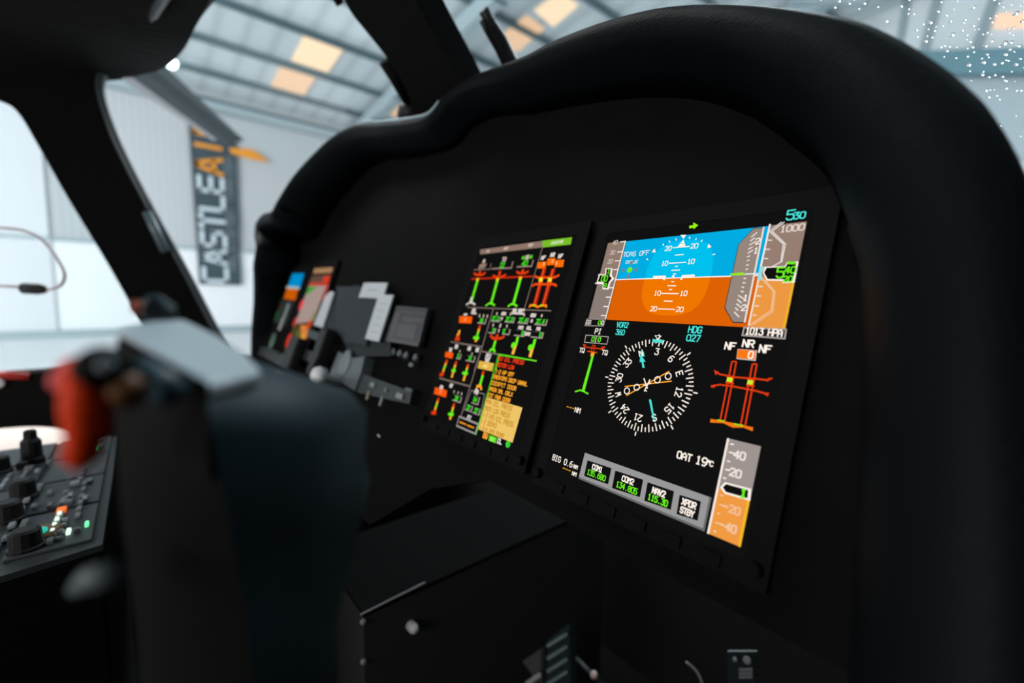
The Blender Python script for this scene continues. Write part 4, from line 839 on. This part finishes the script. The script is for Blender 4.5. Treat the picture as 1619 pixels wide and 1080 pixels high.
# right hand key columns
for k in range(7): key(122 + k * 2.1, 833 - k * 10.5, .011, .0045, km) if k else None
for k, (x, y) in enumerate(((94, 828), (97, 820), (100, 812), (103, 803), (105, 796), (107, 798))): pass
for x, y, w_ in ((80, 863, .010), (94, 859, .005), (100, 800, .011), (104, 795, .011), (92, 806, .004), (113, 797, .005), (97, 848, .005), (101, 838, .005), (104, 829, .005), (122, 845, .006), (67, 865, .004), (43, 797, .012), (34, 812, .012), (55, 808, .012), (20, 838, .010), (35, 845, .014), (40, 834, .014), (11, 858, .009), (105, 785, .008), (64, 775, .012), (60, 782, .012), (80, 785, .012), (78, 736, .012), (60, 750, .010), (52, 776, .010), (124, 772, .006), (128, 763, .006), (131, 755, .006), (134, 747, .006), (112, 762, .004)):
    key(x, y, w_, .005, kl if (x + y) % 3 == 0 else km)
lw = mat('key_lit_white', (.5, .55, .5), .4, emit=(225, 255, 235), es=1.0); lwr = mat('key_halo', (.36, .42, .39), .5)
for x, y in ((95, 822), (91, 831), (87, 840.5), (84, 850)):
    key(x, y, .011, .0062, lwr, 'lit_key', .0035); key(x, y, .006, .0030, lw, 'lit_key', .006)
key(109, 848, .010, .0035, lw, 'lit_key', .004); key(138, 836, .009, .003, mat('key_lit_green', (.1, .5, .3), .4, emit=(120, 255, 180), es=1.0), 'lit_key', .004)
key(98, 813.5, .012, .0075, mat('key_orange', (.75, .2, .02), .4, emit=(240, 105, 20), es=.7), 'orange_key', .004)
c = pd(64, 851); b = MB(); b.lathe((c.x, c.y, PZ_), (0, 0, 1), [(.016, 0), (.016, .006), (.014, .008)], mat('dial_brown', (.22, .10, .04), .5), 20); world_part(b, 'dial', ped)
b = MB(); b.lathe((c.x + .004, c.y - .002, PZ_ + .006), (0, 0, 1), [(.008, 0), (.008, .004), (.005, .005)], mat('dial_teal', (.02, .55, .45), .4, emit=(0, 190, 160), es=.6), 20); world_part(b, 'dial_light', ped)
rk = random.Random(5)
for k in range(4):
    for r_ in range(3):
        for c_ in range(4):
            if rk.random() < .25 or k == 0 and r_ > 1: continue
            px_ = -.395 - k * .105 - c_ * .021; py_ = ya - .012 - r_ * .014 - (.066 if k in (0, 2) else 0)
            b = MB(); b.box((px_, py_, PZ_ + .005), (.013, .0045 if rk.random() < .6 else .008, .004), km if rk.random() < .6 else kl); world_part(b, 'key', ped, bevel=.0008)
# green bar lights at the forward end
for k in range(6):
    key(146 - k * 1.9, 703 + k * 2.7, .011 + k * .002, .0022, mat('bar_green', (.05, .5, .1), .4, emit=(60, 245, 90), es=1.1), 'bar_light', .004)
key(151.5, 713.5, .012, .003, mat('bar_green2', (.05, .5, .3), .4, emit=(40, 225, 130), es=1.0), 'bar_light', .004)
# big knobs
for x, y, r, h, lab in ((52, 735, .011, .038, 'tall'), (38, 792, .011, .026, ''), (14, 828, .0115, .024, ''), (42, 872, .0115, .022, ''), (36, 744, .006, .012, ''), (-3, 752, .012, .026, '')):
    c = pd(x, y); b = MB(); b.lathe((c.x, c.y, PZ_), (0, 0, 1), [(r * 1.15, 0), (r * 1.15, h * .25), (r, h * .3), (r * .95, h * .9), (r * .7, h)], dark, 14)
    if lab: b.lathe((c.x, c.y, PZ_ + h), (0, 0, 1), [(r * .65, -.002), (r * .62, .010), (r * .4, .012)], dark, 10)
    world_part(b, 'rotary_knob', ped)
# sheepskin covered seat beyond the pedestal
sheep = mat('sheepskin', (.80, .68, .62), .95, bump=1.0, bscale=40, noise=.08, nscale=30)
st = empty('copilot_seat', (-1.15, -.6, 1.0), 'pale sheepskin covered seat cushion beyond the pedestal', 'seat')
b = MB(); N_ = 10; vs = []; rnd = random.Random(3)
sx0, sx1, sy0, sy1 = -1.42, -.86, -1.0, -.41
for i in range(N_ + 1):
    for j in range(N_ + 1):
        fx, fy = i / N_, j / N_; e = min(1, 6 * min(fx, 1 - fx)) * min(1, 6 * min(fy, 1 - fy))
        vs.append((sx0 + (sx1 - sx0) * fx, sy0 + (sy1 - sy0) * fy, 1.455 + .05 * e ** .5 + rnd.uniform(-.004, .004)))
fs = [(i * (N_ + 1) + j, i * (N_ + 1) + j + 1, (i + 1) * (N_ + 1) + j + 1, (i + 1) * (N_ + 1) + j) for i in range(N_) for j in range(N_)]
b.add(vs, [f[::-1] for f in fs], sheep); o = world_part(b, 'sheepskin_cover', st, smooth=True); k = o.modifiers.new('s', 'SOLIDIFY'); k.thickness = .05; k = o.modifiers.new('b', 'SUBSURF'); k.levels = 2; k.render_levels = 2
b = MB(); b.box((-1.12, -.74, 1.2), (.46, .5, .46), dark); world_part(b, 'seat_base', st, bevel=.02)
b = MB(); b.box((-1.12, -1.1, 1.75), (.46, .1, .7), sheep); world_part(b, 'backrest', st, bevel=.03)
b = MB(); b.box(tuple(depth(3, 726, .95)), (.02, .05, .012), mat('strap_orange', (.45, .16, .02), .6)); tag(b.build('seat_strap'), 'small orange brown strap end on the sheepskin seat at the frame edge', 'strap')

# ================================================================== CONTROL GRIP in the left foreground (out of focus)
def gd(x, y, z): return depth(x, y, z * .8)
gr = empty('control_grip', gd(300, 700, .15), 'large blurred control grip with pale grey top and switches in the left foreground', 'control grip')
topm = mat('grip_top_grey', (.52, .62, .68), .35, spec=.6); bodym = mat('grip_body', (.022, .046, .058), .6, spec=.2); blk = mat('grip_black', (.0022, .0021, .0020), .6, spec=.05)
def gring(L): return [gd(*p) for p in L]
def ringpts(L): return [depth(*p) for p in L]
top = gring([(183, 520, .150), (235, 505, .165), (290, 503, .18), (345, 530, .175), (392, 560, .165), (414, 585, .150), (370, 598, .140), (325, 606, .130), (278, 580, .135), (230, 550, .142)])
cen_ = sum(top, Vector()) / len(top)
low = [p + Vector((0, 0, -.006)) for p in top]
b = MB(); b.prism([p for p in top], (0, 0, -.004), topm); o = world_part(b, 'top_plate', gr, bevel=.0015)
# body below: loft
r0 = [p + Vector((0, 0, -.0045)) for p in top]
r1 = gring([(180, 640, .150), (235, 640, .165), (330, 640, .19), (470, 605, .20), (550, 618, .195), (580, 650, .185), (500, 690, .155), (335, 690, .132), (280, 690, .135), (225, 660, .142)])
r2 = gring([(190, 800, .150), (245, 800, .165), (420, 780, .20), (560, 700, .215), (585, 760, .205), (570, 830, .195), (490, 845, .16), (365, 840, .134), (300, 840, .137), (235, 820, .142)])
r3 = gring([(215, 1000, .155), (260, 1000, .165), (430, 980, .20), (500, 920, .215), (530, 960, .205), (520, 1020, .195), (470, 1020, .16), (395, 1000, .137), (330, 1000, .14), (260, 1000, .145)])
r4 = [p + Vector((0, 0, -.12)) for p in r3]
rings = [r0, r1, r2, r3, r4]; vs = [p for r in rings for p in r]; n = 10
fs = [(i * n + k, i * n + (k + 1) % n, (i + 1) * n + (k + 1) % n, (i + 1) * n + k) for i in range(4) for k in range(n)] + [list(range(n))[::-1], [40 + k for k in range(n)]]
fmat = []
b = MB()
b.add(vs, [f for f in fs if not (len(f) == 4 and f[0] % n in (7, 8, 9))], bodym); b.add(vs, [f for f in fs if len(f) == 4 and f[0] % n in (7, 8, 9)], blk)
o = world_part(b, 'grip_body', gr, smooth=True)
# switch face (left side under the top plate)
def blobm(p, r, m, name, sq=(1, 1, 1), axis=None, par=gr):
    b = MB(); ax = -ray(*p[:2]) if axis is None else axis
    b.lathe(gd(*p), ax, [(r * .15, -r * .8), (r * .7, -r * .7), (r, 0), (r * .7, r * .6), (r * .15, r * .75)], m, 20)
    return world_part(b, name, par, smooth=True)
blobm((163, 585, .118), .0052, blk, 'thumb_knob'); blobm((168, 578, .112), .0016, mat('knob_sheen', (.10, .13, .15), .4), 'knob_sheen_spot')  # sheen on the thumb knob put in as a small paler blob
b = MB(); b.tube([gd(222, 585, .128), gd(272, 622, .125)], [.0032, .0038], mat('hat_blue', (.05, .10, .125), .4), 14); world_part(b, 'hat_switch', gr, smooth=True)
b = MB(); b.tube([gd(176, 600, .122), gd(210, 625, .120)], [.0035, .0038], mat('trim_brown', (.22, .085, .03), .5), 14); world_part(b, 'trim_switch', gr, smooth=True)
b = MB(); b.prism(gring([(185, 530, .148), (330, 606, .129), (330, 760, .131), (190, 760, .15)]), ray(250, 600).normalized() * .01, blk); world_part(b, 'switch_face', gr)
# orange guard
orm = mat('guard_orange', (.62, .035, .001), .6, spec=.1)
b = MB(); P_ = catmull([gd(x, y, z) for x, y, z in ((158, 572, .124), (140, 590, .120), (137, 630, .117), (138, 675, .117), (132, 705, .117), (126, 738, .118))], 4)
b.tube(P_, [(.0034, .0041, .0043, .0040, .0033, .0016)[min(5, round(5 * i / (len(P_) - 1)))] for i in range(len(P_))], orm, 16); world_part(b, 'guard', gr, smooth=True)['label'] = 'orange red switch guard'
blobm((101, 602, .118), .0024, mat('button_pink', (.70, .06, .07), .4), 'red_button')
blobm((120, 585, .122), .0030, mat('button_pink'), 'red_button')
# small switch body on the top
b = MB(); b.prism(gring([(222, 505, .17), (222, 482, .17), (232, 470, .17), (250, 470, .172), (278, 488, .178), (284, 508, .178)]), ray(250, 490).normalized() * .02, mat('switch_slate', (.016, .024, .028), .45)); world_part(b, 'top_switch', gr, bevel=.0015)
b = MB(); b.tube([gd(232, 471, .169), gd(250, 470, .171), gd(276, 487, .176)], .0007, mat('hat_blue'), 8); world_part(b, 'switch_rim', gr)
b = MB(); b.tube([gd(216, 476, .168), gd(217, 494, .168)], .0013, mat('cap_red', (.35, .05, .02), .5), 10); world_part(b, 'switch_cap', gr, smooth=True)['label'] = 'dull red switch cap'
# second grip shape at the bottom left
b = MB(); b.tube([depth(115, 935, .10), depth(138, 918, .10), (depth(168, 910, .10)), depth(195, 914, .10)], [.0012, .0028, .0032, .0015], mat('lower_knob_grey', (.045, .065, .075), .6), 14)
tag(b.build('friction_knob', smooth=True), 'blurred blue grey rounded knob low in the left foreground', 'knob')

# ================================================================== PEDALS and footwell glints
pdl = empty('rudder_pedal', depth(865, 1040, .75), 'ribbed rudder pedal at the bottom edge, centre of the frame', 'pedal')
b = MB(); b.prism(ringpts([(866, 1012, .75), (900, 985, .75), (905, 1150, .75), (862, 1150, .75)]), (0, .015, 0), mat('pedal_dark', (.014, .024, .027), .5)); world_part(b, 'plate', pdl)
for k in range(6):
    y = 1018 + k * 20; b = MB(); b.tube([depth(865, y + 4, .745), depth(897, y - 16, .745)], .0028, mat('pedal_rib', (.10, .15, .165), .4), 6); world_part(b, 'rib', pdl)
b = MB(); b.prism(ringpts([(826, 1046, .76), (855, 1026, .76), (856, 1120, .76), (840, 1064, .76)]), (0, .01, 0), mat('pedal_side', (.07, .07, .072), .5)); world_part(b, 'side_bracket', pdl)
b = MB(); b.tube([depth(832, 1082, .75), depth(855, 1066, .75)], .004, mat('pedal_side2', (.30, .30, .30), .4), 6); world_part(b, 'pivot', pdl)
b = MB(); b.lathe(depth(939, 1067, .7), -ray(939, 1067), [(.004, 0), (.006, .003), (.003, .006)], mat('bolt_glint_pink', (.45, .34, .30), .4), 12); b.tube([depth(910, 1040, .72), depth(955, 1085, .7)], .003, mat('pedal_dark'), 8)  # pink glint put into the bolt colour
tag(b.build('pedal_link_bolt', smooth=True), 'small bolt with a painted pinkish glint right of the ribbed pedal', 'bolt')
b = MB(); b.tube(catmull([depth(x, y, .6) for x, y in ((1085, 1047), (1095, 1055), (1104, 1066), (1112, 1085))], 4), .0016, mat('hose_grey', (.22, .21, .20), .4), 8); tag(b.build('curved_hose', smooth=True), 'short curved grey hose at the bottom edge', 'hose')
hv = empty('heater_outlet', depth(1168, 1055, .6), 'blurred grey slotted outlet at the bottom edge right of the hose', 'outlet')
b = MB(); b.prism(ringpts([(1150, 1030, .6), (1196, 1030, .6), (1194, 1090, .6), (1150, 1085, .6)]), (0, .003, 0), mat('pedal_dark')); world_part(b, 'body', hv)
for p, w_ in (((1162, 1043), .003), ((1181, 1044), .005)):
    b = MB(); b.lathe(depth(*p, .595), -ray(*p), [(w_, 0), (w_, .002), (w_ * .6, .003)], mat('outlet_grey', (.12, .13, .14), .5), 12); world_part(b, 'nozzle', hv)
for k in range(3):
    b = MB(); b.tube([depth(1169, 1059 + k * 6, .595), depth(1189, 1058 + k * 6, .595)], .0018, mat('outlet_light', (.20, .21, .22), .5), 6); world_part(b, 'slat', hv)

# ================================================================== RAINDROPS on the right windshield
water = bpy.data.materials.new('water'); water.use_nodes = True
wb = water.node_tree.nodes['Principled BSDF']; wb.inputs['Transmission Weight'].default_value = 1; wb.inputs['IOR'].default_value = 1.33; wb.inputs['Roughness'].default_value = .02; wb.inputs['Base Color'].default_value = (1, 1, 1, 1)
b = MB(); b.lathe((0, 0, 0), (0, 0, 1), [(1, 0), (.97, .22), (.82, .48), (.55, .66), (.2, .74)], water, 14); drop0 = b.build('raindrop', smooth=True)
zz = lambda x, y: (1420 + x / 7.2, y / 7.2)
drops = [(112,50,1),(25,118,1.3),(108,150,1),(99,203,1),(168,208,.8),(478,70,1.1),(443,178,1.5),(538,222,1.4),(615,153,.9),(597,12,1.2),(836,20,2.2),(845,135,1.8),(752,270,1.2),(583,290,1.4),(357,306,1.9),(272,322,1.1),(199,388,1.3),(403,398,1.1),(498,340,.8),(605,445,2.2),(720,395,1.2),(845,342,1.4),(903,265,.8),(905,380,.8),(775,445,1),(208,465,1),(375,470,1),(303,516,1.8),(318,456,.7),(332,378,.7),(416,354,.7),(808,522,1.4),(478,585,1),(517,567,1),(572,577,1.1),(650,585,.9),(545,628,1.3),(779,598,.8),(837,585,1.5),(985,572,1.6),(1005,668,1.2),(1054,518,1.4),(1140,580,1.4),(1197,542,2.6),(1273,532,1.8),(1360,575,1.9),(1262,613,1.3),(1310,637,.9),(1215,670,1.8),(780,690,1.1),(850,640,.9),(648,706,1),(796,788,1.8),(967,760,1.8),(941,712,.9),(1087,781,1.5),(1173,766,1.3),(1244,740,1.1),(1336,783,1.6),(1020,700,.8),(1218,733,.7),(806,856,.8),(957,864,.9),(1025,925,1),(1094,902,1.2),(1202,962,.8),(1035,1070,1),(1088,1062,1),(1222,1055,1.2),(1330,205,2.4),(1182,127,1.3),(1134,88,1.3),(1082,50,1.4),(1175,15,2.4),(1060,5,1.2),(1278,104,1),(1383,118,.9),(1403,292,1.5),(1303,368,1.4),(1240,378,1),(1184,333,.8),(1060,302,1.3),(1034,256,1.1),(1103,228,1),(1297,448,1),(1253,424,.9),(1005,420,1),(955,440,1),(1050,440,.6),(510,693,.8),(1425,820,1),(1217,178,.8),(740,305,.7),(820,965,.6),(855,385,.7),(770,500,.6),(1318,975,.5),(660,60,.7),(364,0,1.2),(446,10,.8)]
drops = [zz(x, y) + (s,) for x, y, s in drops]
rd = random.Random(11)
for x, y in ((1295,5),(1318,18),(1328,50),(1341,12),(1348,5),(1352,62),(1356,20),(1358,64),(1365,12),(1358,78),(1370,55),(1386,17),(1389,92),(1308,64),(1325,8),(1260,4),(1400,40),(1412,3),(1562,160),(1558,150),(1575,158),(1579,164),(1570,148),(1605,190),(1612,222),(1590,135),(1598,120),(1613,150),(1584,128),(1552,125),(1606,150),(1580,205),(1612,100),(1615,40)):
    drops.append((x, y, rd.uniform(.8, 1.5)))
zax = WSN.to_track_quat('Z', 'Y').to_matrix().to_4x4()
first = True
for x, y, s in drops:
    P_ = ws(x, y) + WSN * .006
    zc = (P_ - CAM).dot(W.col[2]); r_ = s * 1.55 / F * zc
    o = drop0 if first else drop0.copy()
    if not first: C.objects.link(o)
    first = False
    o.matrix_world = Matrix.Translation(P_) @ zax @ Matrix.Diagonal((r_, r_, r_, 1))
    tag(o, 'tiny clear raindrop on the outside of the upper right windshield', 'raindrop', 'raindrops on the windshield')
